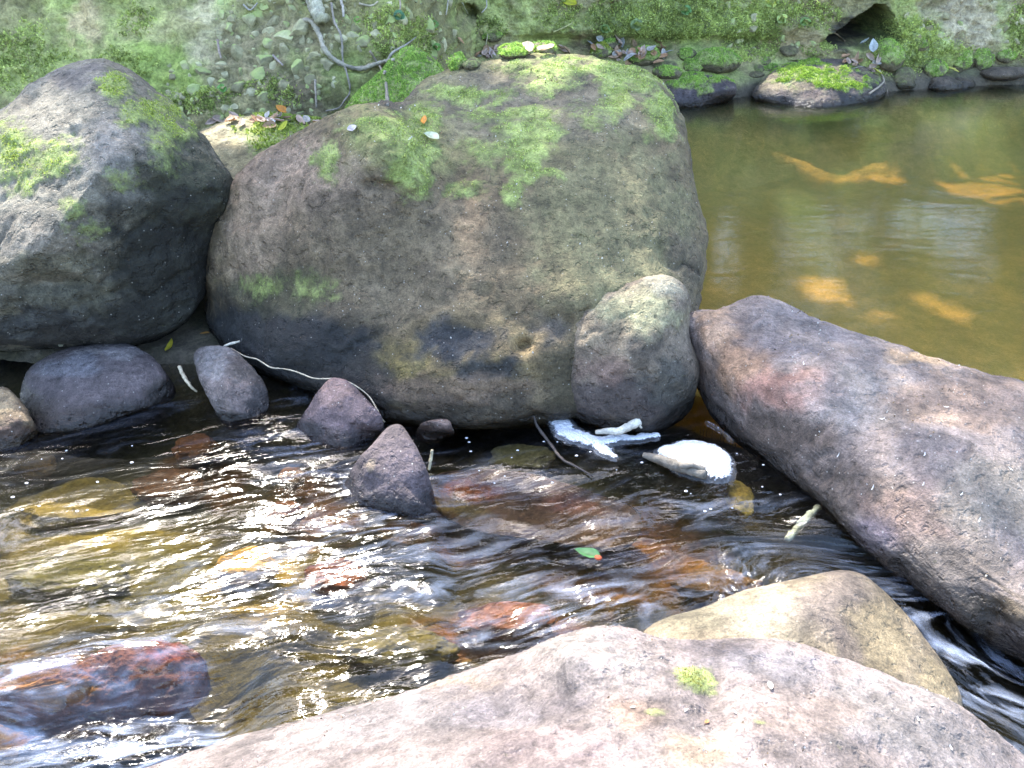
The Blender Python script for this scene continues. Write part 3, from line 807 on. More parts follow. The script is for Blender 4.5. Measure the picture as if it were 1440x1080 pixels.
make_rock('stone',
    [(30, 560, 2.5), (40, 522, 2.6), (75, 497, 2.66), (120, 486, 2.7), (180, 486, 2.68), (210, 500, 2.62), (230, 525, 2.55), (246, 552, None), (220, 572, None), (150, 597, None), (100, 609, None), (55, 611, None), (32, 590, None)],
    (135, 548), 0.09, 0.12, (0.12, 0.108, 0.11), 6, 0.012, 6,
    stains_and_light=[(100, 510, 50, 22, (0.20, 0.21, 0.23), 0.8), (170, 490, 70, 10, (0.25, 0.25, 0.25), 0.7), (130, 590, 110, 20, (0.045, 0.04, 0.035), 0.8), (225, 560, 24, 24, (0.04, 0.038, 0.03), 0.8)], seed=7.0, cracks=0.004, mat=M_DARKROCK, label='broad dark purplish stone in front of the left boulder', cat='stone')
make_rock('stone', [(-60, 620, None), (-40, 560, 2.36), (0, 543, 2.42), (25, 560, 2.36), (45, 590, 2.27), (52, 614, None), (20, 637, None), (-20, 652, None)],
    (5, 595), 0.07, 0.1, (0.17, 0.135, 0.08), 6, 0.012, 7, stains_and_light=[(5, 560, 30, 16, (0.26, 0.22, 0.13), 0.8), (20, 610, 40, 24, (0.09, 0.06, 0.05), 0.8)], seed=8.0, cuts=4, cut_lim=.87, mat=M_DARKROCK, label='olive brown wet stone at the left edge beside the broad dark stone', cat='stone')
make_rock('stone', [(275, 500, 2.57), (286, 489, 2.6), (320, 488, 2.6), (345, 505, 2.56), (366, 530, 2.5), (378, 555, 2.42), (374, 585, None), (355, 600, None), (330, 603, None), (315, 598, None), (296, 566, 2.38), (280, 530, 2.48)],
    (325, 545), 0.06, 0.09, (0.15, 0.14, 0.135), 6, 0.010, 8, stains_and_light=[(305, 500, 34, 20, (0.27, 0.28, 0.28), 0.8), (330, 550, 24, 34, (0.19, 0.165, 0.15), 0.7), (365, 560, 16, 40, (0.05, 0.05, 0.05), 0.85), (350, 520, 24, 24, (0.16, 0.155, 0.14), 0.6), (330, 595, 40, 12, (0.03, 0.03, 0.03), 0.9)],
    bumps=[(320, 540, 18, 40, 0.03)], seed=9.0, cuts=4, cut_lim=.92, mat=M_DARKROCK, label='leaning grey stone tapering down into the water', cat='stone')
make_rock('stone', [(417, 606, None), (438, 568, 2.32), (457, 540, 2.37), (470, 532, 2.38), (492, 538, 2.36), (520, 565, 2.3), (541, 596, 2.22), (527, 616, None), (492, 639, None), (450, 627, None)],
    (478, 590), 0.05, 0.09, (0.155, 0.125, 0.13), 6, 0.008, 8, stains_and_light=[(478, 548, 26, 16, (0.30, 0.22, 0.19), 0.85), (480, 632, 60, 14, (0.045, 0.04, 0.045), 0.85), (430, 600, 20, 20, (0.09, 0.085, 0.1), 0.7)], seed=10.0, cuts=3, cut_lim=.92, mat=M_DARKROCK, label='reddish topped stone between the leaning stone and triangular stone', cat='stone')
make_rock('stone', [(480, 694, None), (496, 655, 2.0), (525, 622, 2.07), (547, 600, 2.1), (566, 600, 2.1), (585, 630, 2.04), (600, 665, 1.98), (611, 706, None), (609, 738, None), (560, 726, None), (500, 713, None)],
    (555, 675), 0.05, 0.10, (0.10, 0.088, 0.095), 6, 0.008, 8, stains_and_light=[(555, 640, 40, 40, (0.135, 0.115, 0.12), 0.7), (560, 720, 80, 20, (0.05, 0.05, 0.06), 0.85), (527, 652, 8, 8, (0.28, 0.24, 0.17), 0.8)], seed=11.0, cuts=2, cut_lim=.94, mat=M_DARKROCK, label='triangular dark stone standing in the rushing water', cat='stone')
make_rock('stone', [(584, 612, None), (593, 595, 2.22), (612, 590, 2.24), (630, 591, 2.23), (637, 602, 2.2), (636, 615, None), (610, 625, None), (592, 622, None)],
    (612, 607), 0.03, 0.05, (0.13, 0.10, 0.085), 5, 0.005, 16, stains_and_light=[(620, 598, 20, 10, (0.22, 0.18, 0.155), 0.8), (610, 620, 30, 8, (0.03, 0.025, 0.02), 0.9)], seed=12.0, cuts=4, cut_lim=.87, mat=M_DARKROCK, label='small brown stone in the water below the biggest boulder', cat='stone')
make_rock('rock', [(262, 205, 4.15), (288, 182, 4.3), (350, 164, 4.42), (420, 166, 4.42), (475, 182, 4.3), (480, 240, 4.0), (400, 300, 3.7), (320, 280, 3.7), (275, 245, 3.9)],
    (360, 220), 0.15, 0.3, (0.30, 0.27, 0.17), 6, 0.025, 3, stains_and_light=[(330, 188, 60, 14, (0.46, 0.44, 0.30), 0.8), (330, 220, 50, 22, (0.28, 0.26, 0.15), 0.7)], moss=[(400, 180, 70, 20, 1.0), (380, 200, 40, 18, 0.7)],
    seed=13.0, tuft=3500, tuft_size=0.016, label='half hidden flat mossy rock in the gap between the two large boulders')
make_rock('stone', [(304, 300, 3.15), (312, 284, 3.18), (330, 280, 3.2), (345, 300, 3.15), (335, 322, 3.1), (312, 322, 3.1)], (322, 302), 0.05, 0.08, (0.25, 0.21, 0.13), 5, 0.006, 10, seed=14.0, label='small ochre stone squeezed between the two large boulders', cat='stone')

GRN = ((0.16, 0.28, 0.055), (0.45, 0.62, 0.13))
make_rock('boulder', [(478, 186, 4.38), (497, 142, 4.5), (540, 98, 4.62), (572, 68, 4.7), (600, 76, 4.7), (628, 112, 4.6), (648, 150, 4.45), (600, 200, 4.3), (520, 200, 4.3)], (560, 140), 0.14, 0.3, (0.12, 0.13, 0.06), 6, 0.02, 4,
    moss=[(560, 135, 110, 90, 1.0)], seed=15.0, tuft=22000, tuft_size=0.010, tuft_cols=GRN, label='smooth bright green moss covered boulder leaning on the bank', cat='boulder')
make_rock('boulder', [(915, 150, 6.15), (928, 122, 6.2), (950, 108, 6.28), (990, 104, 6.32), (1024, 110, 6.3), (1036, 126, 6.2), (1022, 146, None), (982, 155, None), (940, 156, None)], (980, 132), 0.14, 0.3, (0.105, 0.09, 0.10), 6, 0.02, 3,
    stains_and_light=[(980, 145, 70, 14, (0.075, 0.07, 0.09), 0.8)], moss=[(968, 114, 34, 12, 0.9), (1010, 114, 22, 10, 0.8)], seed=16.0, tuft=7000, tuft_size=0.011, tuft_cols=GRN, label='dark purple shore rock at the pool edge beneath mossy stones', cat='rock')
make_rock('boulder', [(1056, 136, 6.3), (1074, 112, 6.45), (1108, 91, 6.58), (1150, 83, 6.62), (1200, 88, 6.6), (1234, 108, 6.5), (1246, 130, 6.35), (1212, 149, None), (1150, 157, None), (1090, 150, None)], (1150, 122), 0.16, 0.4, (0.13, 0.11, 0.105), 6, 0.022, 3,
    stains_and_light=[(1105, 122, 40, 20, (0.36, 0.32, 0.22), 0.8), (1130, 142, 50, 12, (0.20, 0.16, 0.16), 0.7), (1210, 140, 50, 16, (0.04, 0.04, 0.045), 0.9), (1200, 100, 40, 10, (0.17, 0.14, 0.10), 0.7)], moss=[(1140, 100, 60, 14, 0.95), (1180, 116, 60, 12, 0.9), (1105, 112, 34, 10, 0.8)],  # palest spot paints a patch of sun into the stone colour
    seed=17.0, tuft=13000, tuft_size=0.011, tuft_cols=((0.15, 0.26, 0.04), (0.42, 0.56, 0.09)), label='moss capped boulder at the far pool edge below the dark hollow', cat='boulder')

# mossy stones on the ledge and along the far shore: (px, py, half width, half height, moss, label)
LEDGE = [(1008, 88, 32, 17, 1, 'large flat mossy stone on top of the dark shore rock'), (966, 78, 13, 9, .9, 'oval green stone left of the large flat mossy ledge stone'), (975, 95, 14, 10, .8, 'half mossed stone under the oval green stone'),
         (905, 80, 22, 14, 1, 'dark green mossy lump beside the grey dead leaf on the ledge'), (938, 103, 20, 9, .8, 'low olive stone above the right shoulder of the biggest boulder'), (935, 92, 17, 7, .5, 'thin pale green slab lying on the low olive stone'),
         (858, 63, 12, 8, 1, 'small round moss cushion in the dead leaves on the ledge'), (845, 73, 15, 11, 1, 'sunlit yellow green mossy stone behind the top of the biggest boulder'), (722, 75, 22, 9, .9, 'mossy stone among the dead leaves left of the pale dead leaf'),
         (690, 50, 16, 9, .8, 'mossy grey green stone at the foot of the bank left of the leaf litter'), (642, 90, 11, 13, .9, 'mossy pointed stone at the left end of the ledge'), (664, 90, 14, 8, .6, 'dull flat stone beside the mossy pointed stone'), (765, 70, 18, 9, .7, 'stone under the pale dead leaf on the ledge'),
         (1112, 71, 15, 9, .3, 'grey stone above the left end of the moss capped boulder'), (1084, 96, 10, 7, 1, 'small green stone left of the moss capped boulder'), (1067, 96, 9, 7, .5, 'grey green pebble left of the small green stone'), (1076, 85, 9, 7, .7, 'mossy pebble above the small green stone'), (1062, 105, 12, 5, .3, 'thin brown stone sloping into the dark gap')]
SHORE = [(1328, 120, 26, 12, .0, 'wet purplish stone at the right far shore under the mossy lumps'), (1352, 118, 18, 10, .0, 'wet grey stone right of the wet purplish stone'), (1412, 104, 34, 10, .0, 'long dark wet stone at the far right shore'),
         (1315, 98, 17, 15, 1, 'moss covered lump above the wet purplish stone'), (1352, 85, 16, 18, 1, 'tall mossy lump second from the right'), (1382, 86, 14, 18, 1, 'mossy knob leaning over the long dark wet stone'), (1414, 78, 14, 10, .9, 'mossy cushion right of the leaning mossy knob'),
         (1250, 80, 22, 22, 1, 'mossy root knob right of the dark hollow'), (1272, 112, 18, 16, .4, 'muddy mossy lump between boulder and wet purplish stone'), (1295, 60, 15, 13, 1, 'mossy bump on the bank right of the hollow')]
for i, (x, y, rx, ry, mo, lb) in enumerate(LEDGE + SHORE):
    p, n = hit(x, y + ry * 0.6, only=('bank', 'boulder'))
    Yb = p.y
    sc = 0.9
    rg = np.random.default_rng(100 + i)
    out = []
    for a in np.linspace(0, 2 * np.pi, 9, endpoint=False):
        j = rg.uniform(0.86, 1.12)
        yy = y + math.sin(a) * ry * j * 1.05
        out.append((x + math.cos(a) * rx * j, yy, Yb + 0.05 - 0.04 * math.sin(a)))
    base = (0.13, 0.11, 0.09) if mo == 0 else (0.17, 0.155, 0.10)
    if mo == 0: ry *= 1.3
    make_rock('stone', out, (x, y), rx / 230, rx / 200, base, 5, 0.010, 9, moss=[(x, y - ry * 0.4, rx * 1.4, ry * 1.4, mo)] if mo else [], seed=20.0 + i, 
              tuft=int(1500 * mo * (rx / 16) ** 1.3) if mo > 0.6 else 0, tuft_size=0.010, tuft_cols=GRN if i != 7 else ((0.2, 0.25, 0.03), (0.35, 0.40, 0.06)), label=lb, cat='stone')

def flecks(ob, V, T, n, size, seed):
    N_ = vnormals(V, T)
    qx, qy = to_px(V)
    w = sstep(.25, .7, N_[:, 2]) * (qy < 1120) * (V[:, 2] > .03) * sstep(-.1, .3, fbm(V, 5, 3, seed))
    def cf_(p, rg):
        k = rg.uniform(0, 1, (len(p), 1))
        return np.where(k < .45, np.array((.62, .60, .55)), np.where(k < .75, np.array((.30, .21, .12)), np.array((.10, .07, .045)))) * rg.uniform(.7, 1.1, (len(p), 1))
    tufts_on(V, T, w, n, size, 'leaf_crumbs', ob, seed, up=-.2, mat=M_LEAF, colfn=cf_, thr=.2)
flecks(near, VNEAR, TNEAR, 420, .0045, 91); flecks(big, VBIG, TBIG, 500, .007, 92); flecks(slab, VSLAB, TSLAB, 420, .007, 93)

# ------------------------------------------------------------------ loose stones of the bank (children of the bank) and bed cobbles
def angular_stone_mesh(seed):
    rg = np.random.default_rng(seed)
    V, T = ico(3)
    V = V * np.array([1, rg.uniform(.6, .9), rg.uniform(.5, .8)])
    for k in range(9):                          # flat broken faces
        d = rg.normal(size=3); d /= np.linalg.norm(d)
        lim = rg.uniform(.36, .68)
        over = np.maximum(V @ d - lim, 0)
        V = V - over[:, None] * d * 0.92
    V = V + 0.05 * perlin(V * 2.5 + seed)[:, None] * V
    return make_mesh('stone', V, T, M_STONE, False)
STONES = [angular_stone_mesh(200 + k) for k in range(12)]
rg = np.random.default_rng(55)
placed = []
BIGS = [(365, 22, 14, 12), (385, 28, 15, 14), (352, 33, 13, 15), (412, 13, 14, 8), (420, 38, 17, 9), (378, 43, 12, 8), (400, 52, 15, 10), (338, 76, 14, 14), (372, 84, 14, 9), (386, 95, 12, 12), (364, 106, 16, 10), (402, 68, 9, 14), (398, 125, 16, 13),
        (416, 92, 14, 9), (335, 128, 14, 14), (276, 124, 20, 12), (315, 106, 9, 6), (372, 140, 16, 12), (330, 150, 9, 6), (355, 132, 13, 10), (460, 90, 14, 9), (436, 112, 10, 9), (516, 58, 12, 8), (530, 48, 9, 7), (310, 168, 10, 6),
        (608, 78, 12, 16), (640, 50, 9, 12), (625, 62, 10, 9), (585, 45, 11, 7), (500, 40, 12, 7), (545, 30, 10, 8), (480, 55, 12, 8)]
for (x, y, rx, ry) in BIGS: placed.append((x, y, rx, ry))
tries = 0
while len(placed) < 185 and tries < 9000:
    tries += 1
    x = rg.uniform(235, 640); y = rg.uniform(-4, 178)
    if x > 470 and (y > 110 or rg.random() < .5): continue
    if 480 < x < 640 and y > 70: continue
    if x < 300 and y < 90: continue
    s = rg.choice([4, 5, 6, 8, 10, 13], p=[.2, .2, .2, .18, .14, .08])
    if any(abs(x - a) < (s + c) * .72 and abs(y - b_) < (s + d) * .62 for a, b_, c, d in placed): continue
    placed.append((x, y, s * rg.uniform(.9, 1.3), s * rg.uniform(.7, 1.0)))
k = 0
while k < 40:                                   # pebbly face at the upper right
    x = rg.uniform(1000, 1440); y = rg.uniform(0, 70)
    if 1150 < x < 1270: continue
    placed.append((x, y, rg.uniform(4, 8), rg.uniform(3.5, 6))); k += 1
for i, (x, y, rx, ry) in enumerate(placed):
    p, n = hit(x, y, only=('bank',))
    dist = (p - Vector(CAM)).length
    u = dist / F
    o = link('stone', STONES[i % 12], bank)
    o.location = p - n * (ry * u * 0.42)
    fwd = Vector((rg.normal() * .35, -1, rg.normal() * .35)).normalized()
    q = fwd.to_track_quat('-Y', 'Z')
    o.rotation_mode = 'QUATERNION'
    from mathutils import Quaternion
    o.rotation_quaternion = q @ Quaternion((0, 1, 0), rg.normal() * .5)
    o.scale = (rx * u * 1.15, (rx + ry) * u * .5, ry * u * 1.55)

# submerged stones one can pick out through the water
def sub_stone(px, py, rx, ry, col, label, depth=-0.1, seed=1, flat=0.35, cat='stone', stains_and_light=()):
    c = at_z(px, py, depth)
    D, T = ico(5)
    e = at_z(px + rx, py, depth); f = at_z(px, py - ry, depth)
    a = abs(e[0] - c[0]); b = abs(f[1] - c[1])
    V = D * np.array([a, b, min(a, b) * flat + 0.02])
    V = V * (1 + 0.42 * fbm(D, 1.3, 4, seed) + 0.10 * fbm(D, 5, 3, seed + 1))[:, None]
    V[:, 2] = np.sign(V[:, 2]) * np.minimum(np.abs(V[:, 2]), .025 + .008 * fbm(D, 2, 2, seed))
    V = V + c - np.array([0, 0, .03])
    qx, qy = to_px(V)
    C = patches(qx, qy, V, col, stains_and_light, 8, seed)
    o = link('submerged_stone', make_mesh('submerged_stone', V, T, M_BED, True, {'Col': C}))
    tag(o, label, cat)
    return o
SUB = [(115, 700, 95, 26, (0.36, 0.28, 0.085), 'broad sunlit yellow stone under calm water at the left', -.12), (345, 785, 42, 20, (0.62, 0.36, 0.07), 'bright orange stone under the ripples left of centre', -.09),  # yellow and orange tints: amber stone with sun patches painted in
       (272, 622, 30, 16, (0.34, 0.14, 0.06), 'rust red stone under water below the broad dark stone', -.09), (408, 662, 18, 11, (0.50, 0.23, 0.07), 'small orange stone under water left of the triangular stone', -.08),
       (400, 712, 26, 12, (0.36, 0.14, 0.08), 'reddish stone under glinting water left of the triangular stone', -.09), (470, 800, 40, 22, (0.28, 0.09, 0.06), 'dark red stone under the ripples below the triangular stone', -.09),
       (235, 675, 50, 18, (0.26, 0.12, 0.06), 'brown red stone under water right of the yellow stone', -.1), (45, 645, 28, 12, (0.40, 0.22, 0.07), 'amber stone under water beside the left edge stone', -.08),
       (1042, 690, 18, 20, (0.50, 0.36, 0.06), 'mustard yellow stone just under water below the round foam', -.035), (715, 862, 70, 22, (0.28, 0.11, 0.08), 'dull red stone under rapids below the green leaf', -.1),
       (735, 634, 45, 14, (0.55, 0.45, 0.20), 'pale golden stone under still water below the biggest boulder', -.07), (90, 800, 80, 24, (0.15, 0.145, 0.06), 'olive stone under the ripples at the far left', -.12),
       (1010, 815, 60, 18, (0.30, 0.17, 0.09), 'brown stone under water beside the pale sandy rock', -.11), (560, 900, 80, 24, (0.22, 0.19, 0.09), 'greenish stone under the rapids beside the foreground rock', -.12)]
for i, s_ in enumerate(SUB): sub_stone(*s_, seed=60 + i)
make_rock('submerged_slab', [(600, 690, 2.1), (625, 664, None, -.03), (700, 662, None, -.028), (760, 672, None, -.03), (830, 690, None, -.04), (900, 720, None, -.06), (880, 770, 1.85), (760, 760, 1.88), (650, 740, 1.95)], (740, 705), 0.0, 0.12, (0.15, 0.085, 0.05), 5, 0.016, 6,
    stains_and_light=[(660, 680, 60, 10, (0.38, 0.11, 0.04), 0.8), (640, 710, 40, 16, (0.28, 0.22, 0.09), 0.7), (800, 705, 50, 18, (0.36, 0.15, 0.10), 0.7)], seed=80.0, Yc=1.98, mat=M_BED, label='red brown slab under a thin sheet of water right of the triangular stone', cat='slab')
make_rock('submerged_slab', [(-40, 985, None, -.02), (60, 955, None, -.02), (150, 918, None, -.012), (215, 900, None, -.004), (262, 908, None, -.01), (290, 930, None, -.03), (275, 985, None, -.1), (180, 1020, None, -.12), (40, 1030, None, -.12)], (150, 960), 0.012, 0.12, (0.20, 0.07, 0.04), 6, 0.030, 7,
    stains_and_light=[(60, 965, 90, 18, (0.50, 0.24, 0.07), 0.85), (240, 915, 34, 18, (0.30, 0.06, 0.04), 0.85), (170, 950, 60, 20, (0.34, 0.14, 0.10), 0.7)], seed=81.0, zw=-.03, mat=M_BED, label='dark red ledge stone with water breaking over it at the lower left', cat='slab')

# ------------------------------------------------------------------ foam
def foam(name, caps, label, seed, warp_=.014, top_=.009, full=.62):
    """foam pad floating on the water: a dome grown round capsules measured on the photograph"""
    A = np.array([[*at_z(a, b, 0.0)[:2], *at_z(c, d, 0.0)[:2], r] for a, b, c, d, r in caps])
    rm = A[:, 4].max()
    x0, x1 = min(A[:, 0].min(), A[:, 2].min()) - rm * 1.6, max(A[:, 0].max(), A[:, 2].max()) + rm * 1.6
    y0, y1 = min(A[:, 1].min(), A[:, 3].min()) - rm * 1.6, max(A[:, 1].max(), A[:, 3].max()) + rm * 1.6
    st = 0.0028
    X, Y, Q = grid(np.arange(x0, x1, st), np.arange(y0, y1, st))
    P = np.stack([X, Y, 0 * X], -1)
    wx = X + warp_ * fbm(P, 22, 4, seed); wy = Y + warp_ * fbm(P, 22, 4, seed + 2)
    H = np.zeros(len(X)); 
    for ax, ay, bx, by, r in A:
        vx, vy = bx - ax, by - ay
        t = np.clip(((wx - ax) * vx + (wy - ay) * vy) / max(vx * vx + vy * vy, 1e-9), 0, 1)
        d = np.hypot(wx - ax - t * vx, (wy - ay - t * vy))
        H = np.maximum(H, np.clip(1 - (d / r) ** 2, 0, 1) ** 1.1 * min(r * .5, top_))
    keep = (H[Q] > 0.001).all(1)
    hz = stream_height(X, Y)[0]
    Z = hz + H + (0.0022 * fbm(P, 150, 3, seed + 5) + 0.004 * fbm(P, 40, 3, seed)) * (H > 0) - 0.001
    Qk = Q[keep]; used = np.unique(Qk); rm_ = np.full(len(X), -1); rm_[used] = np.arange(len(used)); Qk = rm_[Qk]
    top = np.stack([X[used], Y[used], Z[used]], -1); n = len(used)
    bot = top.copy(); bot[:, 2] = hz[used] - 0.012
    E = np.concatenate([Qk[:, [0, 1]], Qk[:, [1, 2]], Qk[:, [2, 3]], Qk[:, [3, 0]]], 0)
    be = E[~np.isin(E[:, 0] * n + E[:, 1], E[:, 1] * n + E[:, 0])]
    FQ = np.concatenate([Qk, Qk[:, ::-1] + n, np.stack([be[:, 1], be[:, 0], be[:, 0] + n, be[:, 1] + n], 1)], 0)
    o = link(name, make_mesh(name, np.concatenate([top, bot]), FQ, M_FOAM, True, {'Thick': np.tile(np.clip(full * H[used] / (.7 * top_), 0, 1), 2)}))
    tag(o, label, 'foam')
    return o
foam('foam', [(976, 645, 985, 648, .104), (1000, 648, 1002, 660, .072), (945, 640, 965, 640, .058)], 'round white heap of foam floating by the dark driftwood', 1, .007, .040, 1.0)
foam('foam', [(786, 590, 796, 608, .044), (796, 608, 822, 618, .048), (822, 618, 846, 622, .038), (846, 620, 880, 616, .026), (880, 616, 922, 612, .020), (838, 624, 852, 636, .030), (852, 636, 862, 642, .020)], 'forked bluish white foam below the upright pale topped rock', 2)
foam('foam', [(996, 594, 1012, 604, .010), (1012, 604, 1030, 618, .008)], 'thin streak of foam along the end of the long low rock', 3)
fl = []
for i in range(46):                                # bubbles drifting on the surface
    a, b_ = [(rg.uniform(0, 260), rg.uniform(625, 720)), (rg.uniform(640, 900), rg.uniform(615, 680)), (rg.uniform(880, 1120), rg.uniform(600, 720))][i % 3]
    fl.append((a, b_, rg.uniform(.0012, .0035)))
fv, ff = [], []
D2, T2 = ico(2)
for a, b_, r_ in fl:
    c = at_z(a, b_, 0.0); c[2] = stream_height(np.array([c[0]]), np.array([c[1]]))[0][0]
    ff.append(T2 + len(fv) * len(D2)); fv.append(D2 * np.array([r_ * 1.6, r_ * 1.2, r_ * .6]) + c)
o = link('foam_flecks', make_mesh('foam_flecks', np.concatenate(fv), np.concatenate(ff), M_FOAM, True, {'Thick': np.ones(len(fl) * len(D2))})); tag(o, 'tiny white bubbles drifting on the stream', 'foam', kind='stuff')

# ------------------------------------------------------------------ sticks, roots, twigs
def tube(name, pts, radii, col, label=None, cat=None, seed=0, parent=None, group=None, mat=None, seg=9, sub=7, rough=.17):
    P = np.array(pts, float); n = len(P)
    if np.isscalar(radii): radii = [radii] * n
    out, rad = [], []
    for i in range(n - 1):
        p0, p1, p2, p3 = P[max(i - 1, 0)], P[i], P[i + 1], P[min(i + 2, n - 1)]
        for t in np.linspace(0, 1, sub, endpoint=(i == n - 2)):
            out.append(0.5 * ((2 * p1) + (-p0 + p2) * t + (2 * p0 - 5 * p1 + 4 * p2 - p3) * t * t + (-p0 + 3 * p1 - 3 * p2 + p3) * t ** 3))
            rad.append(radii[i] * (1 - t) + radii[i + 1] * t)
    O = np.array(out); rad = np.array(rad)
    tg = np.gradient(O, axis=0); tg /= np.linalg.norm(tg, axis=1)[:, None] + 1e-12
    ref = np.array([0.13, 0.31, 0.94]); s = np.cross(tg, ref); s /= np.linalg.norm(s, axis=1)[:, None] + 1e-12
    u = np.cross(s, tg)
    m = len(O); V = []
    rg_ = np.random.default_rng(int(seed) + 9)
    for i in range(m):
        for k_ in range(seg):
            a = 2 * math.pi * k_ / seg
            V.append(O[i] + (s[i] * math.cos(a) + u[i] * math.sin(a)) * rad[i] * (1 + rough * rg_.normal()))
    Fq = [[i * seg + k_, i * seg + (k_ + 1) % seg, (i + 1) * seg + (k_ + 1) % seg, (i + 1) * seg + k_] for i in range(m - 1) for k_ in range(seg)]
    V.append(O[0]); V.append(O[-1])
    c0, c1 = len(V) - 2, len(V) - 1
    Fq += [[c0, (k_ + 1) % seg, k_] for k_ in range(seg)] + [[c1, (m - 1) * seg + k_, (m - 1) * seg + (k_ + 1) % seg] for k_ in range(seg)]
    V = np.array(V)
    C = np.tile(np.array(col, float), (len(V), 1)) * (1 + .25 * fbm(V, 40, 3, seed))[:, None]
    o = link(name, make_mesh(name, V, Fq, mat or M_WOOD, True, {'Col': C}), parent)
    if label: tag(o, label, cat, group)
    return o

def on(pxs, off=0.01, only=None, zmin=None):
    r_ = []
    for x, y in pxs:
        p, n = hit(x, y, only)
        d = (Vector(CAM) - p).normalized()
        q = p + d * off
        r_.append((q.x, q.y, q.z))
    return r_
def zpts(pxs): return [tuple(at_z(x, y, z)) for x, y, z in pxs]

PALE = (0.50, 0.47, 0.40); DARKW = (0.05, 0.04, 0.035); TAN = (0.42, 0.34, 0.22)
b_ = tube('fallen_branch', on([(426, 28), (437, 30), (447, 45), (456, 68), (468, 82), (486, 92), (508, 97), (528, 90), (545, 86), (553, 84)], 0.035, ('bank', 'boulder')), [.011, .013, .014, .013, .013, .011, .014, .011, .010, .008], (0.29, 0.26, 0.19), 'pale crooked dead branch lying across the mossy bank', 'branch', 1)
tube('twig', on([(545, 86), (552, 74), (572, 62), (585, 52)], 0.05, ('bank', 'boulder')), [.008, .006, .005, .003], (0.27, 0.25, 0.2), parent=b_, seed=2)
tube('cut_stem', on([(438, -14), (444, 4), (448, 20), (452, 27)], 0.05, ('bank',)), [.034, .034, .033, .035], (0.36, 0.34, 0.24), 'thick pale cut stem pointing down the bank at the top edge', 'stem', 3)
tube('cut_stem', on([(432, -10), (437, 8), (441, 20)], 0.035, ('bank',)), [.02, .02, .018], (0.26, 0.24, 0.17), 'thinner brown stem lying behind the thick pale cut stem', 'stem', 4)
ROOTS = [([(478, -6), (482, 10), (483, 24)], .008, (0.34, 0.3, 0.25), 'short grey hanging root at the top of the bank right of the stems'),
         ([(466, 4), (470, 30), (480, 52), (482, 84), (488, 104), (492, 128), (484, 142), (476, 152), (458, 156)], .006, (0.24, 0.21, 0.17), 'long thin root crossing behind the pale crooked branch'),
         ([(541, 100), (543, 118), (545, 148)], .008, (0.2, 0.18, 0.14), 'dark twig hanging down over the bright green boulder'),
         ([(520, 72), (533, 92), (540, 104)], .006, (0.28, 0.23, 0.17), 'thin brown twig under the right end of the crooked branch'),
         ([(443, 112), (444, 130), (445, 152)], .006, (0.25, 0.21, 0.16), 'straight thin root standing before the pebbly bank'),
         ([(505, 5), (522, 8), (532, 2)], .006, (0.32, 0.28, 0.2), 'curved tan root near the top edge of the bank'),
         ([(562, -2), (563, 10), (560, 20)], .005, (0.34, 0.28, 0.2), 'tan rootlet hanging at the top edge above the bright green boulder'),
         ([(630, -2), (629, 10), (627, 21)], .005, (0.38, 0.35, 0.28), 'pale rootlet hanging beside the small dark hollow'),
         ([(684, 0), (684, 10), (677, 18)], .005, (0.34, 0.32, 0.26), 'bent pale rootlet right of the small dark hollow'),
         ([(650, 4), (658, 20)], .005, (0.3, 0.3, 0.2), 'greenish rootlet across the small dark hollow'),
         ([(778, 45), (790, 40), (805, 32)], .005, (0.34, 0.32, 0.14), 'yellowish stalk slanting up from the ledge leaf litter'),
         ([(683, 64), (686, 48)], .004, (0.34, 0.3, 0.2), 'short tan stalk standing in the leaf litter'),
         ([(1166, 41), (1178, 49), (1188, 58)], .006, (0.27, 0.2, 0.12), 'brown root slanting across the large dark hollow'),
         ([(1222, 132), (1238, 120), (1243, 112), (1236, 98)], .007, (0.3, 0.25, 0.19), 'bent root hanging at the right end of the moss capped boulder'),
         ([(1243, 112), (1249, 135)], .005, (0.26, 0.2, 0.15), 'thin root reaching the water beside the moss capped boulder'),
         ([(342, 6), (352, 14), (362, 4)], .005, (0.3, 0.28, 0.24), 'thin grey root above the scree stones'), ([(306, 56), (308, 70), (311, 82)], .007, (0.28, 0.22, 0.18), 'brown root stub at the left of the scree stones'),
         ([(384, 78), (392, 86), (398, 92)], .006, (0.3, 0.25, 0.22), 'short slanting twig among the scree stones')]
for i, (pp, r_, c_, lb) in enumerate(ROOTS):
    tube('root', on(pp, 0.03 if i not in (12,) else .05, ('bank', 'boulder')), [r_ * (1.1 - .5 * j / len(pp)) for j in range(len(pp))], c_, lb, 'root', 20 + i, seg=6)
# along the water
d_ = tube('driftwood', zpts([(838, 608, .035), (855, 606, .03), (870, 606, .032), (884, 600, .045), (899, 592, .055)]), [.006, .010, .012, .014, .014], (0.56, 0.53, 0.44), 'short pale driftwood piece resting on the forked foam', 'driftwood', 50, rough=.06)
tube('broken_stub', zpts([(897, 594, .05), (902, 602, .03)]), [.006, .003], (0.56, 0.53, 0.44), parent=d_, seed=51)
d_ = tube('driftwood', zpts([(905, 640, .008), (925, 645, .018), (948, 654, .022), (968, 660, .02), (992, 668, .026)]), [.008, .014, .018, .016, .014], (0.16, 0.14, 0.11), 'dark wet driftwood stick lying against the round foam', 'driftwood', 52, rough=.10)
tube('broken_stub', zpts([(955, 655, .035), (975, 655, .04), (992, 660, .035)]), [.008, .009, .007], (0.17, 0.15, 0.12), parent=d_, seed=53)
tube('twig', zpts([(751, 585, .06), (756, 600, .03), (772, 622, .012), (790, 645, .01), (812, 657, .008), (834, 670, .004)]), [.003, .004, .0045, .004, .0035, .002], DARKW, 'long thin black twig reaching over the water from the biggest boulder', 'twig', 54, seg=6)
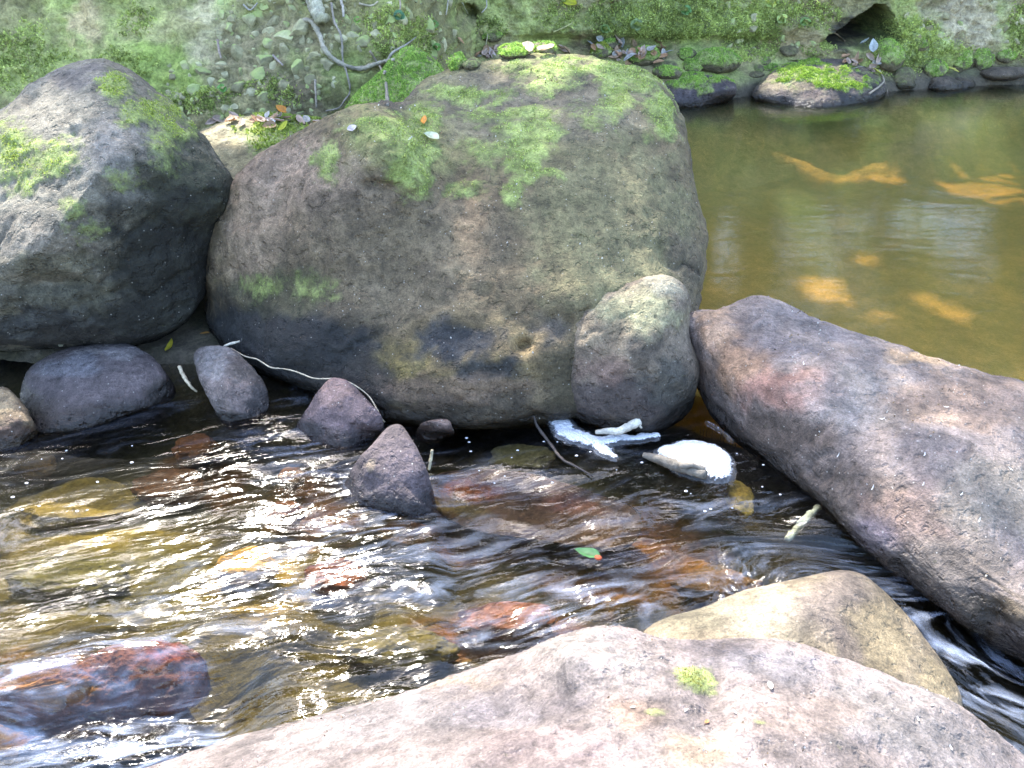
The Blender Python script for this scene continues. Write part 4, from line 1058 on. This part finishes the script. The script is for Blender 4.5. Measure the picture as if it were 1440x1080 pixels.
tube('twig', zpts([(758, 588, .03), (775, 580, .04), (792, 570, .06)]), [.003, .004, .003], (0.42, 0.4, 0.33), 'pale twig lodged between the biggest boulder and the upright rock', 'twig', 55, seg=6)
tube('straw', zpts([(603, 661, .005), (606, 644, .035), (608, 633, .06)]), [.004, .005, .004], (0.55, 0.50, 0.33), 'pale straw standing in the water beside the triangular stone', 'straw', 56, seg=6)
tube('stick', zpts([(252, 515, .07), (259, 530, .05), (268, 543, .03), (277, 551, .01)]), [.006, .007, .005, .003], (0.45, 0.38, 0.26), 'small tan stick slanting into the water left of the leaning stone', 'stick', 57, seg=6)
tube('stick', zpts([(312, 489, .11), (322, 484, .12), (337, 480, .13)]), [.004, .005, .004], (0.52, 0.48, 0.38), 'short pale stick on top of the leaning grey stone', 'stick', 58, seg=6)
vn = [(325, 490, .11), (345, 500, .11), (362, 507, .11), (380, 515, .105), (400, 519, .105), (418, 524, .11), (440, 530, .12), (458, 534, .125), (478, 532, .13), (500, 542, .12), (518, 558, .09), (530, 574, .07), (536, 588, .05), (541, 594, .03)]
tube('root', zpts([(x, y + 1.6 * math.sin(i * 2.4), z) for i, (x, y, z) in enumerate(vn)]), .0022, (0.46, 0.40, 0.29), 'hair thin tan root strung from the leaning stone over the reddish topped stone', 'root', 59, seg=5)
tube('submerged_stick', zpts([(1106, 760, -.02), (1122, 742, -.012), (1138, 725, -.01), (1152, 712, -.006)]), [.008, .011, .012, .009], (0.40, 0.42, 0.28), 'pale greenish stick under the water beside the long low rock', 'stick', 60)
# crumbs wedged in the joints of the rocks
# ------------------------------------------------------------------ leaves
def leaf_mesh(L, Wd, col, curl=.2, seed=0, tip=1.0, col2=None):
    rg_ = np.random.default_rng(seed)
    n = 9; V = []; C = []
    for i in range(n):
        t = i / (n - 1)
        w = Wd * .5 * (math.sin(math.pi * t ** .8) ** .8) + .0004
        z = curl * L * (t - .5) ** 2 + .03 * L * math.sin(5 * t + seed)
        yb = .06 * L * math.sin(3 * t + seed)
        for s_ in (-1, -.5, 0, .5, 1):
            V.append(((t - .5) * L, yb + w * s_, z + abs(s_) * w * .45 + .012 * L * rg_.normal() * abs(s_)))
            k_ = (.75 if s_ == 0 else 1) * rg_.uniform(.85, 1.1)
            c = np.array(col) if col2 is None else np.array(col) * (1 - t) + np.array(col2) * t
            C.append(c * k_)
    Q_ = np.array([[i * 5 + j, i * 5 + j + 1, (i + 1) * 5 + j + 1, (i + 1) * 5 + j] for i in range(n - 1) for j in range(4)])
    return make_mesh('leaf', np.array(V), Q_, M_LEAF, True, {'Col': np.array(C)})
def lay(me, px, py, rot, name='leaf', label=None, group=None, only=None, off=.006, tilt=.15, cat='leaf', z=None):
    if z is None: p, n = hit(px, py, only)
    else: p, n = Vector(at_z(px, py, z)), Vector((0, 0, 1))
    n = (n + Vector((0, 0, .6)) + Vector((random.gauss(0, tilt), random.gauss(0, tilt), 0))).normalized()
    o = link(name, me)
    q = n.to_track_quat('Z', 'X')
    o.rotation_mode = 'QUATERNION'; o.rotation_quaternion = q @ Quaternion((0, 0, 1), rot)
    o.location = p + n * off
    if label: tag(o, label, cat, group)
    return o
YEL = (0.50, 0.42, 0.04); ORG = (0.60, 0.24, 0.03); BRN = (0.34, 0.23, 0.14); GREYL = (0.46, 0.45, 0.44); PGRN = (0.42, 0.48, 0.33)
lay(leaf_mesh(.05, .020, ORG, seed=1), 597, 171, .1, label='orange leaf on the mossy top of the biggest boulder')
lay(leaf_mesh(.058, .042, PGRN, seed=2, curl=.1), 606, 197, .6, label='round pale green leaf on the biggest boulder below the orange leaf', off=.012)
lay(leaf_mesh(.07, .020, YEL, seed=3), 238, 488, .25, label='long yellow leaf on the mud between the left boulder and the leaning stone', only=('stream_bed',))
lay(leaf_mesh(.035, .016, (0.40, 0.2, 0.05), seed=31), 288, 471, .1, label='small brown orange leaf on the mud behind the long yellow leaf', only=('stream_bed',))
lay(leaf_mesh(.12, .028, (0.42, 0.46, 0.04), seed=4), 398, 181, -.7, label='long yellow green leaf on the mossy rock in the gap', off=.012)
lay(leaf_mesh(.05, .035, (0.62, 0.62, 0.6), seed=5), 381, 174, 0., label='small white leaf on the mossy rock in the gap', off=.012)
lay(leaf_mesh(.07, .04, ORG, seed=6), 396, 155, .8, label='orange leaf at the foot of the bank behind the rock in the gap', off=.015)
lay(leaf_mesh(.06, .04, (0.45, 0.44, 0.47), seed=7), 150, 482, .3, label='pale grey leaf tip behind the broad dark stone', z=.09, tilt=.5)
lay(leaf_mesh(.045, .03, (0.42, 0.42, 0.33), seed=8), 90, 483, 1.3, label='small pale leaf at the left behind the broad dark stone', z=.08, tilt=.5)
lay(leaf_mesh(.05, .03, (0.46, 0.44, 0.46), seed=9), 495, 184, 1.3, label='grey leaf stuck to the left edge of the moss cap on the biggest boulder')
lay(leaf_mesh(.13, .05, (0.5, 0.5, 0.04), seed=10), 804, 10, 1.5, label='bright yellow green leaf hanging on the bank at the top edge', off=.04)
lay(leaf_mesh(.10, .05, (0.50, 0.40, 0.05), seed=11), 1024, 3, 1.4, label='yellow leaf at the top edge of the mossy bank', off=.04)
lay(leaf_mesh(.012, .006, (0.5, 0.2, 0.08), seed=12, curl=.8), 993, 1017, -.5, label='tiny curled orange leaf on the foreground rock', off=.002)
lay(leaf_mesh(.022, .008, (0.6, 0.56, 0.5), seed=13, curl=.6), 1083, 992 - 25, -.4, label='tiny white petal to the right of the moss spot on the foreground rock', off=.002)
WP = [(1310, 993, -.3), (1290, 1012, -.9), (1336, 1052, -.5), (1034, 1003, -.6), (965, 1000, .8), (890, 996, 1.), (1352, 696, .3), (1376, 732, -.5), (1298, 682, 1), (1228, 686, .1), (1130, 512, .2), (1330, 573, 1.4), (1180, 640, .3), (1240, 590, .5), (1300, 640, .8), (1420, 660, .2)]
for i, (x, y, r_) in enumerate(WP):
    lay(leaf_mesh(.009 if y > 900 else .015, .0025, (0.72, 0.72, 0.7), seed=140 + i, curl=.7), x, y, r_, 'petal', 'tiny white fallen petal lying on bare rock at the right', 'white petals on the right hand rocks', off=.002, cat='petal')
g = lay(leaf_mesh(.07, .035, (0.10, 0.25, 0.08), seed=14, curl=.1), 826, 781, .5, label='bright green leaf drifting in the stream with a red tip', z=.012, tilt=.05)
me = make_mesh('red_tip', ico(3)[0] * np.array([.010, .008, .005]), ico(3)[1], M_LEAF, True, {'Col': np.tile(np.array((0.55, .1, .03)), (len(ico(3)[0]), 1))})
rt = link('red_tip', me, g); rt.location = (-.03, .012, .006)
lay(leaf_mesh(.09, .055, (0.50, 0.37, 0.26), seed=15), 768, 76, .2, label='large pale curled leaf in the sun on top of the ledge litter', off=.02)
lay(leaf_mesh(.10, .035, (0.52, 0.40, 0.28), seed=16), 748, 76, 1.4, label='pale upright leaf left of the large pale curled leaf', off=.03, tilt=.6)
lay(leaf_mesh(.12, .05, (0.47, 0.37, 0.33), seed=17), 687, 76, .25, label='long pinkish brown dead leaf at the left of the ledge litter', off=.02)
lay(leaf_mesh(.10, .04, GREYL, seed=18), 889, 84, -.9, label='long grey white dead leaf between mossy lumps right of the ledge', off=.03)
lay(leaf_mesh(.10, .045, (0.5, 0.52, 0.52), seed=19), 838, 52, 1.3, label='blue grey upright leaf in the ledge litter', off=.03, tilt=.5)
lay(leaf_mesh(.10, .05, (0.42, 0.42, 0.40), seed=20), 876, 61, .5, label='pale grey leaf tilted above the dark green mossy lump', off=.03, tilt=.4)
lay(leaf_mesh(.15, .06, (0.46, 0.50, 0.48), seed=21), 1226, 72, .2, label='large pale grey leaf at the mouth of the dark hollow', off=.04, tilt=.4)
lay(leaf_mesh(.13, .05, (0.42, 0.47, 0.44), seed=22), 1219, 68, 1.3, label='pale greenish leaf standing left at the mouth of the dark hollow', off=.05, tilt=.5)
lay(leaf_mesh(.10, .04, (0.36, 0.36, 0.05), seed=23), 1230, 104, -.5, label='olive yellow leaf on the right shoulder of the moss capped boulder', off=.02)
lay(leaf_mesh(.12, .035, (0.45, 0.42, 0.08), seed=24), 1335, 103, .1, label='yellow leaf above the wet purplish stone on the far shore', off=.03)
litter = [leaf_mesh(random.uniform(.06, .11), random.uniform(.025, .045), random.choice([BRN, (0.42, 0.31, 0.24), GREYL, (0.30, 0.19, 0.10), (0.45, 0.26, 0.14), (0.38, 0.36, 0.32)]), random.uniform(.1, .6), 30 + i) for i in range(12)]
nl = 0
while nl < 70:
    x = random.uniform(640, 940); y = 86 - .02 * (x - 640) + random.gauss(0, 9) - (4 if x > 760 else 0)
    p, n = hit(x, y)
    if n.z < .3 or p.y < 5: 
        nl += .2; continue
    lay(litter[random.randrange(12)], x, y, random.uniform(0, 6.3), 'dead_leaf', 'dead brown leaf in the litter on the ledge behind the biggest boulder', 'dead leaves on the ledge', off=.015, tilt=.5); nl += 1
for i in range(26):
    x = random.uniform(285, 470); y = 170 + random.gauss(0, 4) + (0 if x < 420 else 6)
    lay(litter[i % 12], x, y, random.uniform(0, 6.3), 'dead_leaf', 'dead leaf lying at the foot of the bank above the gap rock', 'dead leaves at the foot of the bank', only=('bank', 'stream_bed', 'rock'), off=.012, tilt=.4)
for i in range(16):
    x = random.uniform(1188, 1236); y = random.uniform(80, 100)
    lay(litter[i % 12], x, y, random.uniform(0, 6.3), 'dead_leaf', 'dead leaf on the ground below the dark hollow', 'dead leaves below the hollow', only=('bank', 'boulder'), off=.012, tilt=.4)

# ------------------------------------------------------------------ ground cover on the bank
def bank_green(p, rg_):
    qx, qy = to_px(p)
    t = np.clip(rg_.normal(.45, .25, len(p)) + .7 * fbm(p, 4.5, 3, 71), 0, 1)[:, None]
    c = np.array((0.20, 0.25, 0.07)) * (1 - t) + np.array((0.64, 0.72, 0.22)) * t
    return c
mossw = np.zeros(len(VB))
for (x, y, rx, ry, v) in [(30, 90, 110, 60, .8), (170, 95, 90, 40, .8), (60, 30, 60, 50, .6), (190, 30, 60, 40, .6), (250, 60, 50, 50, .6), (280, 140, 70, 30, .8), (380, 125, 80, 40, .65), (360, 60, 70, 50, .42), (470, 40, 40, 60, .5), (560, 55, 90, 60, .75), (500, 160, 60, 40, .6), (600, 90, 40, 50, .8),
                          (690, 40, 50, 26, .6), (790, 20, 60, 40, .7), (950, 25, 170, 42, 1.0), (1060, 45, 60, 50, .95), (1130, 20, 70, 30, .9), (1160, 70, 50, 14, .8), (1280, 60, 55, 60, .95), (1240, 90, 30, 30, .8), (1340, 75, 80, 25, .75), (1435, 40, 25, 60, .9), (860, 50, 60, 14, .4)]:
    mossw = np.maximum(mossw, v * np.exp(-(((bpx - x) / rx) ** 2 + ((bpy_ - y) / ry) ** 2) ** 1.5))
out_frame = (bpy_ < -25) | (bpx < -20) | (bpx > 1460)
mossw = np.where(out_frame & (Tt > 2.8), .75, mossw)
mossw *= sstep(-.35, .35, fbm(VB, 3.2, 5, 72, gain=.6) + (mossw - .55) * 1.2) * (VB[:, 2] > .04) * (1 - np.clip(cv * 2, 0, 1))
vis = (bpy_ > -40) & (bpx > -80) & (bpx < 1520)
nrm = mossw * vis
tufts_on(VB, TB, nrm, 110000, .015, 'moss_cover', None, 5, up=.35, colfn=bank_green, thr=.22).__setitem__('label', 'low green moss and liverwort growing over the bank')
tufts_on(VB, TB, mossw * (~vis) * (Tt < 7.2), 26000, .07, 'moss_cover', None, 6, up=.35, colfn=bank_green, thr=.22).__setitem__('label', 'low green plants covering the upper bank')

def little_plant(px, py, n, L, Wd, col, label, seed):
    p, nn = hit(px, py, ('bank', 'boulder'))
    r0 = bpy.data.objects.new('seedling', None); COL.objects.link(r0); r0.location = p; tag(r0, label, 'plant')
    rg_ = np.random.default_rng(seed)
    for i in range(n):
        me_ = leaf_mesh(L * rg_.uniform(.7, 1.2), Wd * rg_.uniform(.8, 1.2), np.array(col) * rg_.uniform(.8, 1.3), .4, seed * 10 + i)
        o_ = link('leaf', me_, r0)
        a = rg_.uniform(0, 6.28)
        q = (Vector((math.cos(a) * .6, -.8, math.sin(a) * .6 + .5))).normalized().to_track_quat('Z', 'X')
        o_.rotation_mode = 'QUATERNION'; o_.rotation_quaternion = q @ Quaternion((0, 0, 1), a)
        o_.location = (math.cos(a) * L * .5, -.05 - .02 * i / n, math.sin(a) * L * .4 + .02)
for i, (x, y, n_, L_, c_, lb) in enumerate([(563, 24, 7, .06, (0.06, 0.16, 0.07), 'small blue green plant on the bank above the bright green boulder'), (615, 68, 9, .05, (0.14, 0.30, 0.05), 'bright green leafy sprig right of the bright green boulder'),
     (612, 36, 7, .05, (0.15, 0.28, 0.06), 'pale green sprig on the bank left of the small dark hollow'), (505, 30, 6, .04, (0.16, 0.28, 0.05), 'tiny bright sprig on the bank above the crooked branch'),
     (1082, 4, 8, .10, (0.26, 0.34, 0.08), 'broad pale green leaves on the bank at the top edge'), (894, 36, 5, .09, (0.18, 0.25, 0.09), 'pale green leaves over the undercut right of the ledge'), (962, 16, 6, .08, (0.10, 0.22, 0.06), 'mid green leaves on the mossy bank near the top edge'),
     (1096, 28, 6, .08, (0.28, 0.36, 0.10), 'yellow green leaves left of the large dark hollow'), (318, 125, 6, .05, (0.12, 0.30, 0.05), 'vivid green sprig among the lower scree stones'), (1128, 32, 5, .07, (0.16, 0.26, 0.07), 'green leaves just above the lip of the dark hollow'), (850, 42, 5, .07, (0.12, 0.20, 0.04), 'green leaves on the bank above the blue grey leaf')]):
    little_plant(x, y, n_ + 3, L_ * .6, L_ * .3, c_, lb, 300 + i)

# ------------------------------------------------------------------ overhanging trees on top of the bank (they shade the far side)
GAPS = [(980, 645, 70, 45), (560, 960, 700, 170), (300, 775, 400, 125), (1230, 935, 230, 100), (120, 705, 120, 36), (735, 645, 60, 18)]
SUNSPOTS = [(x, y, r_ + (.15 if y < 300 else .05), ('bank', 'stream_bed')) for x, y, r_ in [(1205, 206, .17), (1402, 216, .10), (1385, 264, .17), (1220, 366, .11), (1165, 408, .15), (1215, 442, .10), (1320, 432, .10)]] + \
    [(x, y, r_ + .08, ('boulder', 'stone', 'bank', 'rock')) for x, y, r_ in [(1092, 116, .12), (1112, 124, .14), (1130, 140, .12), (765, 76, .13), (790, 74, .10), (846, 72, .10), (300, 188, .12), (345, 180, .12), (20, 215, .16)]]
SPOT_P = [(np.array(hit(x, y, o_)[0]), r_) for x, y, r_, o_ in SUNSPOTS]
def gap_mask(C_):  # crown openings shaped on purpose so sun reaches the chosen spots
    keep = np.ones(len(C_), bool)
    for zz in (0.0, 0.3):
        g_ = C_ - sd * ((C_[:, 2] - zz) / sd[2])[:, None]
        qx, qy = to_px(g_)
        for (x, y, rx, ry) in GAPS:
            if zz > 0: continue
            keep &= (((qx - x) / rx) ** 2 + ((qy - y) / ry) ** 2) > 1.25
    for p_, r_ in SPOT_P:
        q_ = C_ - p_
        keep &= np.linalg.norm(q_ - (q_ @ sd)[:, None] * sd, axis=1) > r_
    return keep
def tree(x, y, z, hgt, crown, nleaf, label, seed):
    nleaf = int(nleaf * 1.7)
    rg_ = np.random.default_rng(seed)
    r0 = bpy.data.objects.new('tree', None); COL.objects.link(r0); r0.location = (x, y, z); tag(r0, label, 'tree', 'trees overhanging the stream from the far bank')
    B = np.array([x, y, z])
    top = np.array([x + rg_.normal() * .3, y - 1.2, z + hgt]) - B
    tube('trunk', [(0, 0, -.3), top * .35 + [0.1, 0.05, 0], top * .7, top], [.2, .16, .11, .05], (0.16, 0.13, 0.1), parent=r0, seed=seed, seg=10)
    cl = []
    for i in range(crown[6]):
        c = np.array([rg_.uniform(crown[0], crown[1]), rg_.uniform(crown[2], crown[3]), rg_.uniform(crown[4], crown[5])])
        cl.append(c)
        if i < 9: 
            st = top * rg_.uniform(.45, .95)
            tube('limb', [st, (st * .5 + (c - B) * .5) + rg_.normal(size=3) * .2, c - B], [.07, .045, .015], (0.16, 0.13, 0.1), parent=r0, seed=seed + i, seg=7)
    cl = np.array(cl)
    ci = rg_.integers(0, len(cl), nleaf)
    P_ = cl[ci] + rg_.normal(size=(nleaf, 3)) * np.array([.5, .5, .26]) * rg_.uniform(.6, 1.3, (len(cl), 1))[ci]
    P_ = P_[gap_mask(P_)]
    n = len(P_)
    d = rg_.normal(size=(n, 3)); d[:, 2] *= .5; d /= np.linalg.norm(d, axis=1)[:, None]
    s = np.cross(d, np.array([0, 0, 1]) + rg_.normal(size=(n, 3)) * .5); s /= np.linalg.norm(s, axis=1)[:, None]
    L_ = rg_.uniform(.10, .20, n)[:, None]
    P_ = P_ - B
    v = np.concatenate([P_, P_ + d * L_ * .5 + s * L_ * .27, P_ + d * L_, P_ + d * L_ * .5 - s * L_ * .27], 0)
    i = np.arange(n)
    t = rg_.uniform(0, 1, n)[:, None]
    c = np.tile(np.array((0.05, .09, .02)) * (1 - t) + np.array((0.12, .17, .04)) * t, (4, 1))
    link('crown', make_mesh('crown', v, np.stack([i, i + n, i + 2 * n, i + 3 * n], 1), M_CROWN, False, {'Col': c}), r0)
tree(-4.6, 10.2, 2.4, 6.0, (-7.5, -3.2, 7.4, 12.5, 5.4, 8.2, 85), 15000, 'leafy tree on the bank top above the left boulder', 501)
tree(-1.2, 10.6, 2.5, 6.2, (-4.0, -0.3, 7.5, 12.6, 5.6, 8.4, 85), 15000, 'leafy tree on the bank top above the biggest boulder', 502)
tree(2.4, 10.8, 2.6, 6.0, (-0.8, 3.4, 7.9, 13, 5.6, 8.4, 85), 15000, 'leafy tree on the bank top above the pool', 503)
for i, x in enumerate((-5.2, -2.4, 0.2, 2.5, 5.4)):
    tree(x, 8.6 + .2 * i, 1.7, 1.9, (x - 1.5, x + 1.5, 8.2, 9.5, 2.1, 4.2, 26), 3600, ['wide bush on the bank top at the far left', 'bush on the bank top behind the left boulder', 'bush on the bank top behind the biggest boulder', 'bush on the bank top above the dark hollow', 'bush on the bank top at the far right'][i], 520 + i)
